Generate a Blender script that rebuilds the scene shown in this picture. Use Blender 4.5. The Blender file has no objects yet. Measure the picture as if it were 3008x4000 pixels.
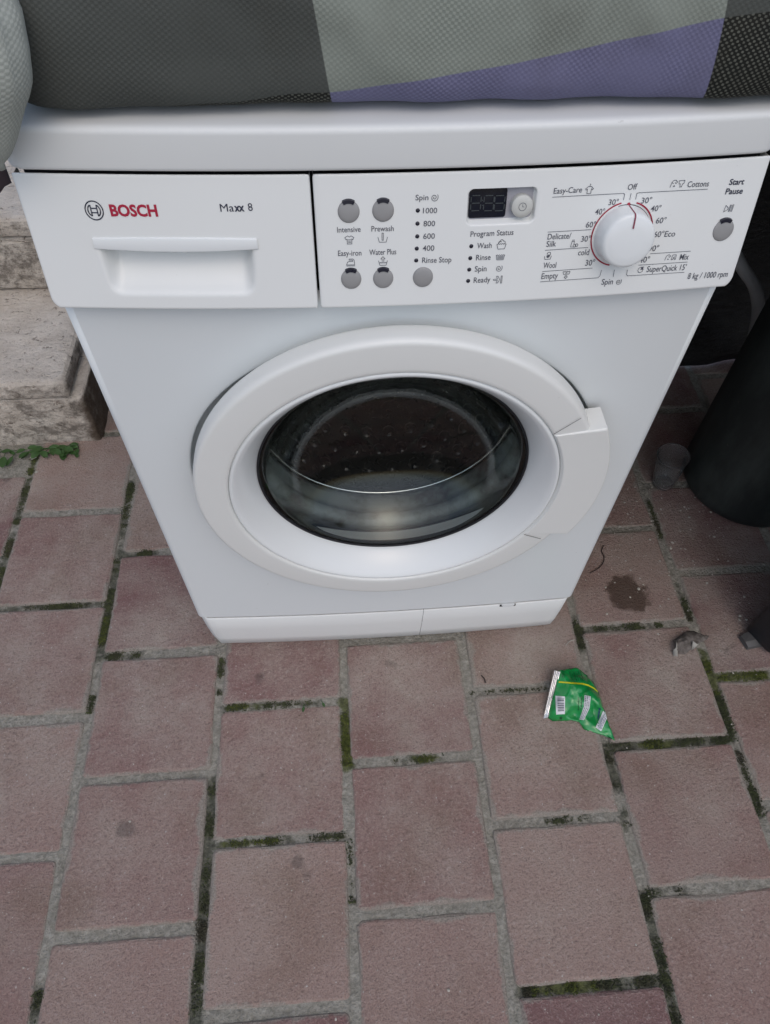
import bpy, bmesh, math, random
from mathutils import Vector, Matrix, noise
from mathutils.bvhtree import BVHTree
from mathutils.geometry import delaunay_2d_cdt
random.seed(7)
S = bpy.context.scene
COL = S.collection

# ------------------------------------------------------------------ camera
W, H, FPX = 3008.0, 4000.0, 2733.08
CAM = Vector((-0.05433, -0.52539, 1.10125))
yaw, pitch, roll = 0.08773, 0.94507, 0.02331
F = Vector((math.sin(yaw)*math.cos(pitch), math.cos(yaw)*math.cos(pitch), -math.sin(pitch)))
R0 = Vector((math.cos(yaw), -math.sin(yaw), 0)); U0 = R0.cross(F)
R = math.cos(roll)*R0 + math.sin(roll)*U0
U = -math.sin(roll)*R0 + math.cos(roll)*U0
cd = bpy.data.cameras.new('camera'); cam = bpy.data.objects.new('camera', cd); COL.objects.link(cam)
cam.matrix_world = Matrix(((R.x, U.x, -F.x, CAM.x), (R.y, U.y, -F.y, CAM.y), (R.z, U.z, -F.z, CAM.z), (0, 0, 0, 1)))
cd.sensor_fit = 'HORIZONTAL'; cd.sensor_width = 36.0; cd.lens = FPX/W*36.0
cd.clip_start = 0.01; cd.clip_end = 500
S.camera = cam

# ------------------------------------------------------------------ light
SUN_DIR = Vector((0.12, -0.62, 1.0)).normalized()
w = bpy.data.worlds.new('World'); S.world = w; w.use_nodes = True
nt = w.node_tree; bg = nt.nodes['Background']
sky = nt.nodes.new('ShaderNodeTexSky'); sky.sky_type = 'NISHITA'; sky.sun_disc = False
sky.sun_elevation = math.asin(SUN_DIR.z); sky.sun_rotation = math.atan2(SUN_DIR.x, SUN_DIR.y)
sky.air_density = 1.0; sky.dust_density = 3.0; sky.ozone_density = 1.0
nt.links.new(sky.outputs[0], bg.inputs[0]); bg.inputs[1].default_value = 0.125
sl = bpy.data.lights.new('sun', 'SUN'); sl.energy = 0.55; sl.angle = math.radians(110); sl.color = (1, 1.0, 0.97)
so = bpy.data.objects.new('sun', sl); COL.objects.link(so)
so.rotation_euler = SUN_DIR.to_track_quat('Z', 'Y').to_euler()
S.view_settings.view_transform = 'Standard'; S.view_settings.look = 'None'
S.view_settings.exposure = 0.14; S.view_settings.gamma = 1.0; S.view_settings.use_curve_mapping = False
S.render.engine = 'CYCLES'
S.cycles.max_bounces = 12; S.cycles.transmission_bounces = 10; S.cycles.transparent_max_bounces = 12

# ------------------------------------------------------------------ pixel -> place
def ray(px): return F + R*((px[0]-W/2)/FPX) - U*((px[1]-H/2)/FPX)
def ground(px, z=0.0):
    d = ray(px); return CAM + d*((z-CAM.z)/d.z)
def onplane(px, y):
    d = ray(px); return CAM + d*((y-CAM.y)/d.y)

# ------------------------------------------------------------------ helpers
def link(o, parent=None):
    COL.objects.link(o)
    if parent:
        o.parent = parent
        if parent.type == 'EMPTY': o.matrix_parent_inverse = Matrix.Translation(-parent.location)
    return o
def mesh(name, verts, faces, mat=None, parent=None, smooth=False):
    me = bpy.data.meshes.new(name); me.from_pydata([tuple(v) for v in verts], [], faces); me.update()
    bm = bmesh.new(); bm.from_mesh(me); bmesh.ops.recalc_face_normals(bm, faces=bm.faces); bm.to_mesh(me); bm.free()
    if smooth: me.polygons.foreach_set('use_smooth', [True]*len(me.polygons))
    if mat: me.materials.append(mat)
    return link(bpy.data.objects.new(name, me), parent)
def empty(name, loc=(0, 0, 0)):
    o = bpy.data.objects.new(name, None); o.empty_display_size = 0.05; COL.objects.link(o); o.location = loc; return o
def tag(o, label=None, cat=None, group=None, kind=None):
    if label: o['label'] = label
    if cat: o['category'] = cat
    if group: o['group'] = group
    if kind: o['kind'] = kind
    return o
def gridfaces(nu, nv, closed_u=False):
    f = []
    for j in range(nv-1):
        for i in range(nu if closed_u else nu-1):
            a = j*nu+i; b = j*nu+(i+1) % nu
            f.append((a, b, b+nu, a+nu))
    return f
def lathe(name, prof, c, mat, parent, n=96, axis='y', close=False, a0=None, a1=None):
    """prof: (r, t) pairs turned round the axis through c; t runs along the axis"""
    vs = []
    for r, t in prof:
        for i in range(n):
            a = 2*math.pi*i/n
            if axis == 'y': vs.append((c[0]+r*math.cos(a), c[1]+t, c[2]+r*math.sin(a)))
            else: vs.append((c[0]+r*math.cos(a), c[1]+r*math.sin(a), c[2]+t))
    fs = gridfaces(n, len(prof), True)
    if close: fs += [tuple(range(n)), tuple(range((len(prof)-1)*n, len(prof)*n))]
    return mesh(name, vs, fs, mat, parent, True)
def box(name, lo, hi, mat, parent=None, bev=0.0, seg=2, jit=0.0):
    bm = bmesh.new(); bmesh.ops.create_cube(bm, size=1)
    for v in bm.verts:
        v.co = Vector([(lo[k]+hi[k])/2 + v.co[k]*(hi[k]-lo[k]) for k in range(3)])
    if bev: bmesh.ops.bevel(bm, geom=bm.edges[:], offset=bev, segments=seg, affect='EDGES', profile=0.5)
    me = bpy.data.meshes.new(name); bm.to_mesh(me); bm.free()
    me.polygons.foreach_set('use_smooth', [bev > 0 and seg > 1]*len(me.polygons))
    me.materials.append(mat)
    return link(bpy.data.objects.new(name, me), parent)
def tube(name, pts, rad, mat, parent=None, n=10, ring=0.0):
    vs = []; pts = [Vector(p) for p in pts]
    up = Vector((0.1, 0.3, 1))
    for i, p in enumerate(pts):
        t = (pts[min(i+1, len(pts)-1)]-pts[max(i-1, 0)]).normalized()
        a = t.cross(up).normalized(); b = t.cross(a)
        rr = rad*(1+ring*(i % 2)) if not callable(rad) else rad(i/(len(pts)-1))
        for k in range(n):
            th = 2*math.pi*k/n; vs.append(p+a*rr*math.cos(th)+b*rr*math.sin(th))
    fs = gridfaces(n, len(pts), True)+[tuple(range(n)), tuple(range(len(vs)-n, len(vs)))]
    return mesh(name, vs, fs, mat, parent, True)
def smoothcurve(ps, n):
    ps = [Vector(p) for p in ps]; out = []
    P = [2*ps[0]-ps[1]]+ps+[2*ps[-1]-ps[-2]]
    for i in range(1, len(P)-2):
        for k in range(n):
            t = k/n; a, b, c, d = P[i-1:i+3]
            out.append(0.5*((2*b)+(c-a)*t+(2*a-5*b+4*c-d)*t*t+(3*b-a-3*c+d)*t**3))
    out.append(ps[-1]); return out
def interp(x, tab):
    if x <= tab[0][0]:
        (x0, y0), (x1, y1) = tab[0], tab[1]
    elif x >= tab[-1][0]:
        (x0, y0), (x1, y1) = tab[-2], tab[-1]
    else:
        for k in range(len(tab)-1):
            if tab[k][0] <= x <= tab[k+1][0]:
                (x0, y0), (x1, y1) = tab[k], tab[k+1]; break
    return y0+(y1-y0)*(x-x0)/(x1-x0)
def sstep(a, b, x):
    t = min(1, max(0, (x-a)/(b-a))); return t*t*(3-2*t)

# ------------------------------------------------------------------ materials
class NM:
    def __init__(s, name):
        s.m = bpy.data.materials.new(name); s.m.use_nodes = True
        s.t = s.m.node_tree; s.b = s.t.nodes['Principled BSDF']; s.out = s.t.nodes['Material Output']
    def n(s, typ, ins=None, **kw):
        nd = s.t.nodes.new('ShaderNode'+typ)
        for k, v in kw.items(): setattr(nd, k, v)
        for k, v in (ins or {}).items(): s.set(nd.inputs[k], v)
        return nd
    def set(s, sock, v):
        if hasattr(v, 'is_output'): s.t.links.new(v, sock)
        else:
            if isinstance(v, tuple) and len(v) == 3 and sock.type == 'RGBA': v = v+(1,)
            sock.default_value = v
    def noise(s, scale, detail=3, rough=0.55, vec=None, dist=0.0):
        nd = s.n('TexNoise', {'Scale': scale, 'Detail': detail, 'Roughness': rough, 'Distortion': dist})
        if vec is not None: s.set(nd.inputs['Vector'], vec)
        return nd.outputs[0]
    def pos(s): return s.n('NewGeometry').outputs['Position']
    def rng(s, v, a, b, c=0.0, d=1.0):
        nd = s.n('MapRange', {'Value': v, 'From Min': a, 'From Max': b, 'To Min': c, 'To Max': d}); return nd.outputs[0]
    def mix(s, f, a, b, mode='MIX'):
        nd = s.n('Mix', data_type='RGBA', blend_type=mode)
        s.set(nd.inputs[0], f); s.set(nd.inputs[6], a); s.set(nd.inputs[7], b); return nd.outputs[2]
    def math(s, op, a, b=0.0, c=None):
        nd = s.n('Math', operation=op); s.set(nd.inputs[0], a); s.set(nd.inputs[1], b)
        if c is not None: s.set(nd.inputs[2], c)
        return nd.outputs[0]
    def bump(s, h, strength=0.3, dist=0.001, prev=None):
        nd = s.n('Bump', {'Height': h, 'Strength': strength, 'Distance': dist})
        if prev is not None: s.set(nd.inputs['Normal'], prev)
        return nd.outputs[0]
    def p(s, **kw):
        for k, v in kw.items(): s.set(s.b.inputs[k.replace('_', ' ')], v)
        return s
def plain(name, col, rough=0.5, metal=0.0, wear=0.06, bumpsz=0.0, **kw):
    m = NM(name); ps = m.pos()
    nz = m.noise(35, 4, 0.6, ps)
    c2 = tuple(max(0, c*(1-wear*2.2)) for c in col)
    m.p(Base_Color=m.mix(m.rng(nz, 0.35, 0.75), col, c2), Roughness=m.rng(m.noise(90, 2, 0.5, ps), 0.3, 0.7, max(0.02, rough-0.06), rough+0.06), Metallic=metal, **kw)
    if bumpsz: m.p(Normal=m.bump(m.noise(900, 2, 0.6, ps), bumpsz, 0.0004))
    return m.m
def white(name, col, rough, spots):
    m = NM(name); ps = m.pos()
    grime = m.rng(m.noise(6, 5, 0.6, ps), 0.45, 0.85)
    speck = m.rng(m.noise(150, 2, 0.5, ps), 0.76, 0.80)
    c = m.mix(m.math('MULTIPLY', grime, 0.07), col, (0.52, 0.50, 0.46))
    c = m.mix(m.math('MULTIPLY', speck, spots), c, (0.20, 0.18, 0.15))
    m.p(Base_Color=c, Roughness=m.rng(m.noise(5, 2, 0.5, ps), 0.3, 0.7, rough-0.02, rough+0.04))
    m.p(Normal=m.bump(m.noise(700, 2, 0.5, ps), 0.04, 0.0003))
    return m.m
M = {}
M['white_plastic'] = white('white_plastic', (0.765, 0.785, 0.775), 0.38, 0.10)
M['white_steel'] = white('white_enamel', (0.725, 0.765, 0.775), 0.30, 0.12)
M['white_ring'] = white('white_door_plastic', (0.755, 0.77, 0.75), 0.32, 0.1)
M['white_bezel'] = white('white_bezel_plastic', (0.765, 0.795, 0.80), 0.24, 0.1)
M['white_worktop'] = white('white_worktop', (0.72, 0.74, 0.735), 0.42, 0.25)
M['gap'] = plain('dark_gap', (0.012, 0.012, 0.016), 0.7)
M['btn'] = plain('grey_button', (0.30, 0.30, 0.30), 0.42, 0.0, 0.03)
M['led'] = plain('dark_indicator', (0.012, 0.012, 0.025), 0.3)
M['ink'] = plain('print_grey', (0.085, 0.09, 0.115), 0.5, 0, 0.02)
M['ink_dark'] = plain('print_navy', (0.022, 0.026, 0.055), 0.5, 0, 0.02)
M['ink_red'] = plain('print_red', (0.40, 0.010, 0.042), 0.45, 0, 0.02)
M['ink_marker'] = plain('marker_red', (0.22, 0.03, 0.06), 0.45, 0, 0.02)
M['screen'] = plain('display_screen', (0.006, 0.008, 0.017), 0.12)
M['seg'] = plain('display_segment', (0.045, 0.055, 0.06), 0.3)
M['recess'] = plain('display_recess', (0.36, 0.36, 0.40), 0.45)
M['clockbtn'] = plain('light_button', (0.56, 0.57, 0.54), 0.4, 0, 0.02)
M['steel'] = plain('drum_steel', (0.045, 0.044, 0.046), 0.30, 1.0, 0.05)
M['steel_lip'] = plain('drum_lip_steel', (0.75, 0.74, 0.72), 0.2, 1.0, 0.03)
M['black_plastic'] = plain('black_plastic', (0.012, 0.013, 0.016), 0.45, 0, 0.05)
M['foot'] = plain('grey_metal_foot', (0.10, 0.10, 0.10), 0.5, 0.3)
M['hose'] = plain('grey_hose', (0.42, 0.42, 0.42), 0.5)

m = NM('gasket_rubber'); ps = m.pos(); g1 = m.noise(22, 5, 0.65, ps)
m.p(Base_Color=m.mix(m.rng(g1, 0.45, 0.68), (0.215, 0.235, 0.228), (0.060, 0.050, 0.043)), Roughness=0.55); M['rubber'] = m.m

m = NM('door_glass'); ps = m.pos()
gl = m.n('BsdfGlass', {'Color': (0.93, 0.955, 0.945), 'Roughness': 0.0, 'IOR': 1.38})
di = m.n('BsdfDiffuse', {'Color': (0.55, 0.54, 0.50)})
mk = m.math('MULTIPLY', m.rng(m.noise(26, 6, 0.7, ps, 0.6), 0.60, 0.85), 0.05)
mx = m.n('MixShader'); m.set(mx.inputs[0], m.math('ADD', mk, 0.001)); m.t.links.new(gl.outputs[0], mx.inputs[1]); m.t.links.new(di.outputs[0], mx.inputs[2])
m.t.links.new(mx.outputs[0], m.out.inputs[0]); M['glass'] = m.m

m = NM('cup_plastic'); m.p(Base_Color=(0.80, 0.83, 0.85), Roughness=0.12, IOR=1.35, Transmission_Weight=0.96, Alpha=1.0); M['cup'] = m.m

# pavers: world-space grain so that shared meshes never repeat
STAIN = [(0.440, 0.060, 0.040), (0.452, 0.044, 0.024), (0.425, 0.080, 0.020)]
m = NM('concrete_paver'); ps = m.pos(); rnd = m.n('ObjectInfo').outputs['Random']
base = m.n('ValToRGB'); m.set(base.inputs[0], rnd)
cr = base.color_ramp; cr.elements[0].color = (0.180, 0.090, 0.092, 1); cr.elements[1].color = (0.345, 0.245, 0.210, 1)
e = cr.elements.new(0.3); e.color = (0.255, 0.150, 0.137, 1)
e = cr.elements.new(0.65); e.color = (0.288, 0.186, 0.163, 1)
c = base.outputs[0]
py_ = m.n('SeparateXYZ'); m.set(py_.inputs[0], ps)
dust_shade = m.math('MULTIPLY', m.rng(m.math('ADD', py_.outputs[1], m.math('MULTIPLY', m.noise(2.5, 3, 0.6, ps), 0.35)), -0.42, 0.02, 0.25, 1.0), m.rng(m.noise(6, 6, 0.68, ps), 0.36, 0.66))   # dusty film, thinned towards the camera to paint in shade there
c = m.mix(m.math('MULTIPLY', dust_shade, 0.80), c, (0.415, 0.360, 0.308))      # dusty tone, with the painted foreground shade
c = m.mix(m.math('MULTIPLY', m.rng(m.noise(5, 5, 0.66, m.n('VectorMath', {0: ps, 1: (3.1, 1.7, 0.4)}, operation='ADD').outputs[0]), 0.50, 0.72), 0.55), c, (0.185, 0.115, 0.080))   # rusty earth
gr = m.noise(420, 3, 0.7, ps); gr2 = m.noise(190, 4, 0.7, ps)
c = m.mix(m.math('MULTIPLY', m.rng(gr, 0.56, 0.70), 0.42), c, (0.50, 0.44, 0.40))
c = m.mix(m.math('MULTIPLY', m.rng(gr, 0.46, 0.33), 0.45), c, (0.105, 0.068, 0.060))
c = m.mix(m.math('MULTIPLY', m.rng(gr2, 0.57, 0.68), 0.45), c, (0.46, 0.39, 0.355))
c = m.mix(m.math('MULTIPLY', m.rng(gr2, 0.44, 0.34), 0.42), c, (0.130, 0.085, 0.076))
vor = m.n('TexVoronoi', {'Scale': 95.0}); m.set(vor.inputs['Vector'], ps)
c = m.mix(m.math('MULTIPLY', m.math('LESS_THAN', vor.outputs['Distance'], 0.10), m.rng(gr2, 0.40, 0.6)), c, (0.50, 0.47, 0.43))   # pale grit
# mortar smeared raggedly over the paver's edges (object space: distance to the nearest edge)
oc = m.n('SeparateXYZ'); m.set(oc.inputs[0], m.n('TexCoord').outputs['Object'])
ed = m.math('MINIMUM', m.math('SUBTRACT', 0.0953, m.math('ABSOLUTE', oc.outputs[0])), m.math('SUBTRACT', 0.0948, m.math('ABSOLUTE', oc.outputs[1])))
sw = m.math('ADD', m.math('MULTIPLY', m.rng(m.noise(9, 3, 0.6, ps), 0.46, 0.74), 0.012), m.math('MULTIPLY', m.math('SUBTRACT', m.noise(70, 4, 0.7, ps), 0.50), 0.016))
smear = m.rng(m.math('SUBTRACT', ed, sw), 0.0025, -0.0015)
c = m.mix(m.math('MULTIPLY', smear, 0.72), c, m.mix(m.rng(gr, 0.35, 0.65), (0.235, 0.22, 0.185), (0.37, 0.35, 0.305)))
# dark brown spill with a ragged outline on one paver
sp = None
wv = m.math('MULTIPLY', m.math('SUBTRACT', m.noise(38, 4, 0.65, ps), 0.5), 0.045)
for (sx, sy, sr) in STAIN:
    dn = m.n('VectorMath', {0: ps, 1: (sx, sy, 0.0)}, operation='DISTANCE').outputs['Value']
    v = m.rng(m.math('ADD', dn, wv), sr, sr*0.72)
    sp = v if sp is None else m.math('MAXIMUM', sp, v)
c = m.mix(m.math('MULTIPLY', sp, 0.78), c, (0.045, 0.022, 0.010))
sp2 = m.rng(m.noise(15, 2, 0.4, m.n('VectorMath', {0: ps, 1: (7.7, 5.3, 0.0)}, operation='ADD').outputs[0]), 0.72, 0.76)
c = m.mix(m.math('MULTIPLY', sp2, 0.45), c, (0.07, 0.055, 0.05))
m.p(Base_Color=c, Roughness=m.math('SUBTRACT', 0.86, m.math('MULTIPLY', sp, 0.3)), Specular_IOR_Level=0.3)
nb = m.bump(m.math('ADD', m.math('MULTIPLY', gr, 0.5), m.math('MULTIPLY', gr2, 0.9)), 1.0, 0.0042)
m.p(Normal=nb); M['paver'] = m.m

m = NM('joint_mortar'); ps = m.pos()
a1 = m.noise(60, 5, 0.65, ps); a2 = m.noise(9, 4, 0.6, ps); a3 = m.noise(150, 4, 0.7, ps)
c = m.mix(m.rng(a3, 0.35, 0.7), (0.215, 0.203, 0.168), (0.40, 0.38, 0.33))
c = m.mix(m.math('MULTIPLY', m.rng(a1, 0.52, 0.66), 0.4), c, (0.17, 0.155, 0.125))
mo = m.n('Attribute', attribute_name='moss'); ms = m.n('SeparateXYZ'); m.set(ms.inputs[0], mo.outputs['Vector'])
dk = m.rng(m.math('ADD', ms.outputs[0], m.math('MULTIPLY', m.math('SUBTRACT', a1, 0.5), 1.7)), 0.42, 0.80)
bt = m.rng(m.math('ADD', ms.outputs[1], m.math('MULTIPLY', m.math('SUBTRACT', a1, 0.5), 1.7)), 0.42, 0.80)
mc = m.mix(m.rng(a3, 0.38, 0.66), (0.052, 0.054, 0.038), (0.140, 0.142, 0.105))
bc = m.mix(m.rng(a3, 0.38, 0.66), (0.045, 0.052, 0.015), (0.120, 0.135, 0.040))
c = m.mix(m.math('MULTIPLY', dk, 0.9), c, mc); c = m.mix(m.math('MULTIPLY', bt, 0.9), c, bc)
m.p(Base_Color=c, Roughness=0.95, Normal=m.bump(m.math('ADD', a3, a1), 1.0, 0.006)); M['mortar'] = m.m

m = NM('moss'); ps = m.pos()
a1 = m.noise(120, 4, 0.7, ps); a2 = m.noise(16, 3, 0.6, ps)
c = m.mix(m.rng(a1, 0.35, 0.68), (0.045, 0.052, 0.028), (0.125, 0.145, 0.060))
c = m.mix(m.rng(a2, 0.5, 0.7), c, (0.075, 0.066, 0.042))
m.p(Base_Color=c, Roughness=0.95, Normal=m.bump(m.noise(500, 3, 0.7, ps), 1.0, 0.003)); M['moss'] = m.m
m = NM('bright_moss'); ps = m.pos()
c = m.mix(m.rng(m.noise(150, 4, 0.7, ps), 0.35, 0.68), (0.055, 0.070, 0.014), (0.19, 0.22, 0.045))
m.p(Base_Color=c, Roughness=0.95, Normal=m.bump(m.noise(500, 3, 0.7, ps), 1.0, 0.003)); M['bright_moss'] = m.m
M['soil'] = plain('soil', (0.10, 0.085, 0.065), 0.95, 0, 0.2, 0.6)

m = NM('step_stone'); ps = m.pos()
st = m.n('VectorMath', {0: ps, 1: (1.0, 1.25, 1.25)}, operation='MULTIPLY').outputs[0]
a1 = m.noise(11, 6, 0.65, st); a2 = m.noise(62, 6, 0.75, st, 0.4); a3 = m.noise(85, 4, 0.7, st)
c = m.mix(m.rng(a1, 0.35, 0.68), (0.56, 0.495, 0.42), (0.72, 0.66, 0.58))
c = m.mix(m.math('MULTIPLY', m.rng(a2, 0.575, 0.64), 0.85), c, (0.16, 0.125, 0.095))
c = m.mix(m.math('MULTIPLY', m.rng(a3, 0.40, 0.30), 0.55), c, (0.36, 0.26, 0.21))
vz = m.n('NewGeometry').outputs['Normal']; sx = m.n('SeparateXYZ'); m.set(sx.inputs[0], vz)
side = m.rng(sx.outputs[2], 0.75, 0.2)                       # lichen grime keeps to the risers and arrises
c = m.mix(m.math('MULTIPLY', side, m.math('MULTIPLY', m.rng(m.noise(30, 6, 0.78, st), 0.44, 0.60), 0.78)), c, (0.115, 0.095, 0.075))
px = m.n('SeparateXYZ'); m.set(px.inputs[0], ps)
end_brown = m.math('MULTIPLY', m.rng(m.math('ADD', px.outputs[0], m.math('MULTIPLY', m.math('SUBTRACT', a1, 0.5), 0.10)), -0.585, -0.560), m.rng(sx.outputs[2], 0.5, 0.1))
c = m.mix(m.math('MULTIPLY', end_brown, 0.9), c, (0.060, 0.036, 0.018))  # dark brown on upright faces towards the right end
m.p(Base_Color=c, Roughness=0.85, Normal=m.bump(m.math('SUBTRACT', m.math('MULTIPLY', a3, 0.6), a2), 0.9, 0.008)); M['stone'] = m.m

m = NM('woven_cover'); at = m.n('Attribute', attribute_name='pattern'); sx = m.n('SeparateXYZ'); m.set(sx.inputs[0], at.outputs['Vector'])
u, v, _q = sx.outputs   # u = metres inside the sage stripe, v = metres above the lower band
uv = m.n('UVMap').outputs[0]
mp = m.n('Mapping', {'Vector': uv, 'Rotation': (0, 0, math.radians(7))}); wx = m.n('SeparateXYZ'); m.set(wx.inputs[0], mp.outputs[0])
wob = m.math('MULTIPLY', m.noise(60, 2, 0.5, m.pos()), 1.2)
lat = m.math('MULTIPLY', m.math('SINE', m.math('ADD', m.math('MULTIPLY', wx.outputs[0], 2*math.pi/0.0047), wob)), m.math('SINE', m.math('ADD', m.math('MULTIPLY', wx.outputs[1], 2*math.pi/0.0037), wob)))
cell = m.rng(lat, -0.35, 0.55)
fade = m.rng(m.noise(11, 3, 0.6, m.pos()), 0.36, 0.62, 0.25, 1.0)
dashv = m.math('ADD', m.math('MULTIPLY', cell, fade), m.math('MULTIPLY', m.math('SUBTRACT', 1.0, fade), 0.7))
dashv = m.math('ADD', dashv, m.math('MULTIPLY', m.math('SUBTRACT', m.noise(420, 2, 0.6, m.pos()), 0.5), 0.5))
band = m.rng(v, 0.0004, -0.0004)
sage = m.rng(u, -0.0004, 0.0004)
ps = m.pos(); soft = m.noise(14, 4, 0.6, ps)
cl_sage = m.mix(dashv, (0.195, 0.218, 0.192), (0.270, 0.298, 0.262))
cl_dark = m.mix(dashv, (0.064, 0.070, 0.064), (0.084, 0.091, 0.084))
cl_lav = m.mix(dashv, (0.115, 0.115, 0.200), (0.190, 0.190, 0.305))
cl_chk = m.mix(m.rng(dashv, 0.55, 0.95), (0.012, 0.013, 0.011), (0.12, 0.125, 0.105))
c = m.mix(band, m.mix(sage, cl_dark, cl_sage), m.mix(sage, cl_chk, cl_lav))
c = m.mix(_q, c, m.mix(dashv, (0.30, 0.325, 0.295), (0.40, 0.425, 0.39)))   # corner fold: brighter light painted as a paler tone of the same cloth
c = m.mix(m.math('MULTIPLY', m.rng(soft, 0.52, 0.75), 0.22), c, (0.055, 0.045, 0.03))
m.p(Base_Color=c, Roughness=0.8, Specular_IOR_Level=0.25, Normal=m.bump(dashv, 0.3, 0.0008)); M['cover'] = m.m
M['plum_flap'] = plain('plum_dark', (0.060, 0.042, 0.050), 0.85, 0, 0.15)

m = NM('black_sheet'); ps = m.pos()
st = m.n('VectorMath', {0: ps, 1: (1.0, 1.0, 3.0)}, operation='MULTIPLY').outputs[0]
m.p(Base_Color=m.mix(m.rng(m.noise(25, 5, 0.7, st), 0.5, 0.75), (0.010, 0.010, 0.011), (0.032, 0.032, 0.030)), Roughness=0.42, Normal=m.bump(m.noise(30, 5, 0.7, st, 0.5), 0.7, 0.01)); M['sheet'] = m.m
m = NM('pot_plastic'); ps = m.pos()
st = m.n('VectorMath', {0: ps, 1: (1.0, 1.0, 0.35)}, operation='MULTIPLY').outputs[0]
c = m.mix(m.rng(m.noise(14, 5, 0.7, st), 0.42, 0.75), (0.010, 0.014, 0.014), (0.038, 0.048, 0.045))
c = m.mix(m.math('MULTIPLY', m.rng(m.noise(130, 3, 0.6, st), 0.70, 0.76), 0.5), c, (0.12, 0.12, 0.11))
m.p(Base_Color=c, Roughness=0.6); M['pot'] = m.m

m = NM('green_foil'); ps = m.pos()
m.p(Base_Color=m.mix(m.rng(m.noise(45, 2, 0.5, ps), 0.4, 0.65), (0.008, 0.235, 0.050), (0.012, 0.30, 0.075)), Roughness=0.22, Coat_Weight=0.6, Coat_Roughness=0.08, Normal=m.bump(m.noise(120, 3, 0.6, ps), 0.35, 0.002)); M['foil'] = m.m
M['silver'] = plain('silver_foil', (0.72, 0.72, 0.72), 0.22, 0.9, 0.05, 0.5)
M['yellow'] = plain('yellow_print', (0.62, 0.60, 0.02), 0.3)
M['label'] = plain('white_print', (0.70, 0.71, 0.74), 0.35)
M['foil_ink'] = plain('dark_green_print', (0.004, 0.07, 0.025), 0.35)
M['blue_ink'] = plain('blue_print', (0.01, 0.04, 0.12), 0.35)
m = NM('dry_leaf'); ps = m.pos()
bf = m.n('NewGeometry').outputs['Backfacing']
c = m.mix(m.rng(m.noise(80, 4, 0.65, ps), 0.35, 0.7), (0.175, 0.155, 0.14), (0.060, 0.050, 0.043))
c = m.mix(bf, c, (0.40, 0.38, 0.34))
m.p(Base_Color=c, Roughness=0.9, Normal=m.bump(m.noise(260, 3, 0.6, ps), 0.5, 0.002)); M['leaf'] = m.m
M['leaf_pale'] = plain('pale_leaf_back', (0.40, 0.385, 0.345), 0.9, 0, 0.1)
M['grit'] = plain('pale_grit', (0.50, 0.47, 0.41), 0.9, 0, 0.2)
M['hair'] = plain('dark_thread', (0.03, 0.018, 0.015), 0.6)
m = NM('weed_leaf'); ps = m.pos()
m.p(Base_Color=m.mix(m.noise(70, 3, 0.6, ps), (0.022, 0.062, 0.014), (0.060, 0.130, 0.032)), Roughness=0.55); M['weed'] = m.m

# ================================================================== SETTING
gv = [(-60, -60, -0.03), (60, -60, -0.03), (60, 60, -0.03), (-60, 60, -0.03)]
tag(mesh('ground', gv, [(0, 1, 2, 3)], M['soil']), kind='structure')

X0, PX, Y0, PY, GAP = -0.076, 0.2045, -0.105, 0.2035, 0.0118
NXR, NYR = range(-6, 8), range(-5, 6)
OV = 3008/1663.0
J = 0.0135
DARK = [(85, 965, 45, 1130, J), (40, 1150, 5, 1290, J), (290, 1040, 265, 1120, J), (262, 1130, 248, 1215, J), (262, 1213, 325, 1208, J), (245, 1225, 218, 1400, J), (0, 1310, 220, 1302, J),
        (213, 1430, 300, 1420, J), (447, 1690, 430, 1850, J), (432, 1850, 410, 2211, J), (480, 1530, 690, 1515, J*.8), (850, 1650, 960, 1640, J*.8), (470, 1822, 745, 1808, J*.7),
        (1310, 1615, 1590, 1612, J), (1510, 1440, 1590, 1600, J), (1305, 1620, 1325, 1700, J), (1330, 1745, 1345, 1785, J), (1180, 1790, 1280, 1780, J*.7), (1395, 1930, 1470, 2130, J),
        (1400, 1940, 1480, 1936, J), (1130, 2150, 1440, 2122, J), (1460, 2130, 1500, 2211, J), (1450, 1250, 1500, 1340, J*.7), (1255, 1385, 1440, 1372, J*.8), (1640, 1700, 1663, 1760, J),
        (75, 2140, 50, 2211, J), (1222, 1335, 1245, 1400, J), (240, 950, 215, 955, J), (468, 1420, 462, 1500, J*.7), (740, 1790, 760, 1950, J*.5), (200, 1500, 190, 1540, J*.6), (1600, 1620, 1640, 1720, J*.6), (1420, 1080, 1450, 1160, J*.6), (1015, 1510, 1190, 1500, J*.4), (190, 955, 300, 950, J)]
BRIGHT = [(741, 1515, 750, 1655, J), (1520, 1475, 1663, 1470, J), (1512, 1425, 1545, 1500, J), (1150, 2148, 1290, 2135, J*.8), (900, 1645, 950, 1641, J*.7), (1390, 1617, 1450, 1613, J*.8), (478, 1820, 600, 1815, J*.5), (75, 975, 65, 1030, J*.6), (1500, 1410, 1515, 1440, J), (235, 1330, 225, 1390, J*.6), (490, 1528, 560, 1522, J*.6)]
def snap(seg):
    x0, y0, x1, y1, wd = seg
    a = ground((x0*OV, y0*OV)); b = ground((x1*OV, y1*OV))
    if abs(b.x-a.x) > abs(b.y-a.y):
        k = (a.x+b.x)/2; col = math.floor((k-X0)/PX)+1; off = PY/2 if col % 2 == 1 else 0
        a.y = b.y = round(((a.y+b.y)/2-Y0+off)/PY)*PY+Y0-off
    else:
        a.x = b.x = round(((a.x+b.x)/2-X0)/PX)*PX+X0
    return a, b, wd
SEG = [[snap(q) for q in L] for L in (DARK, BRIGHT)]
gx = [-1.35, -1.1]+[-0.95+0.0046*k for k in range(414)]+[1.1, 1.35, 1.6]
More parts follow.
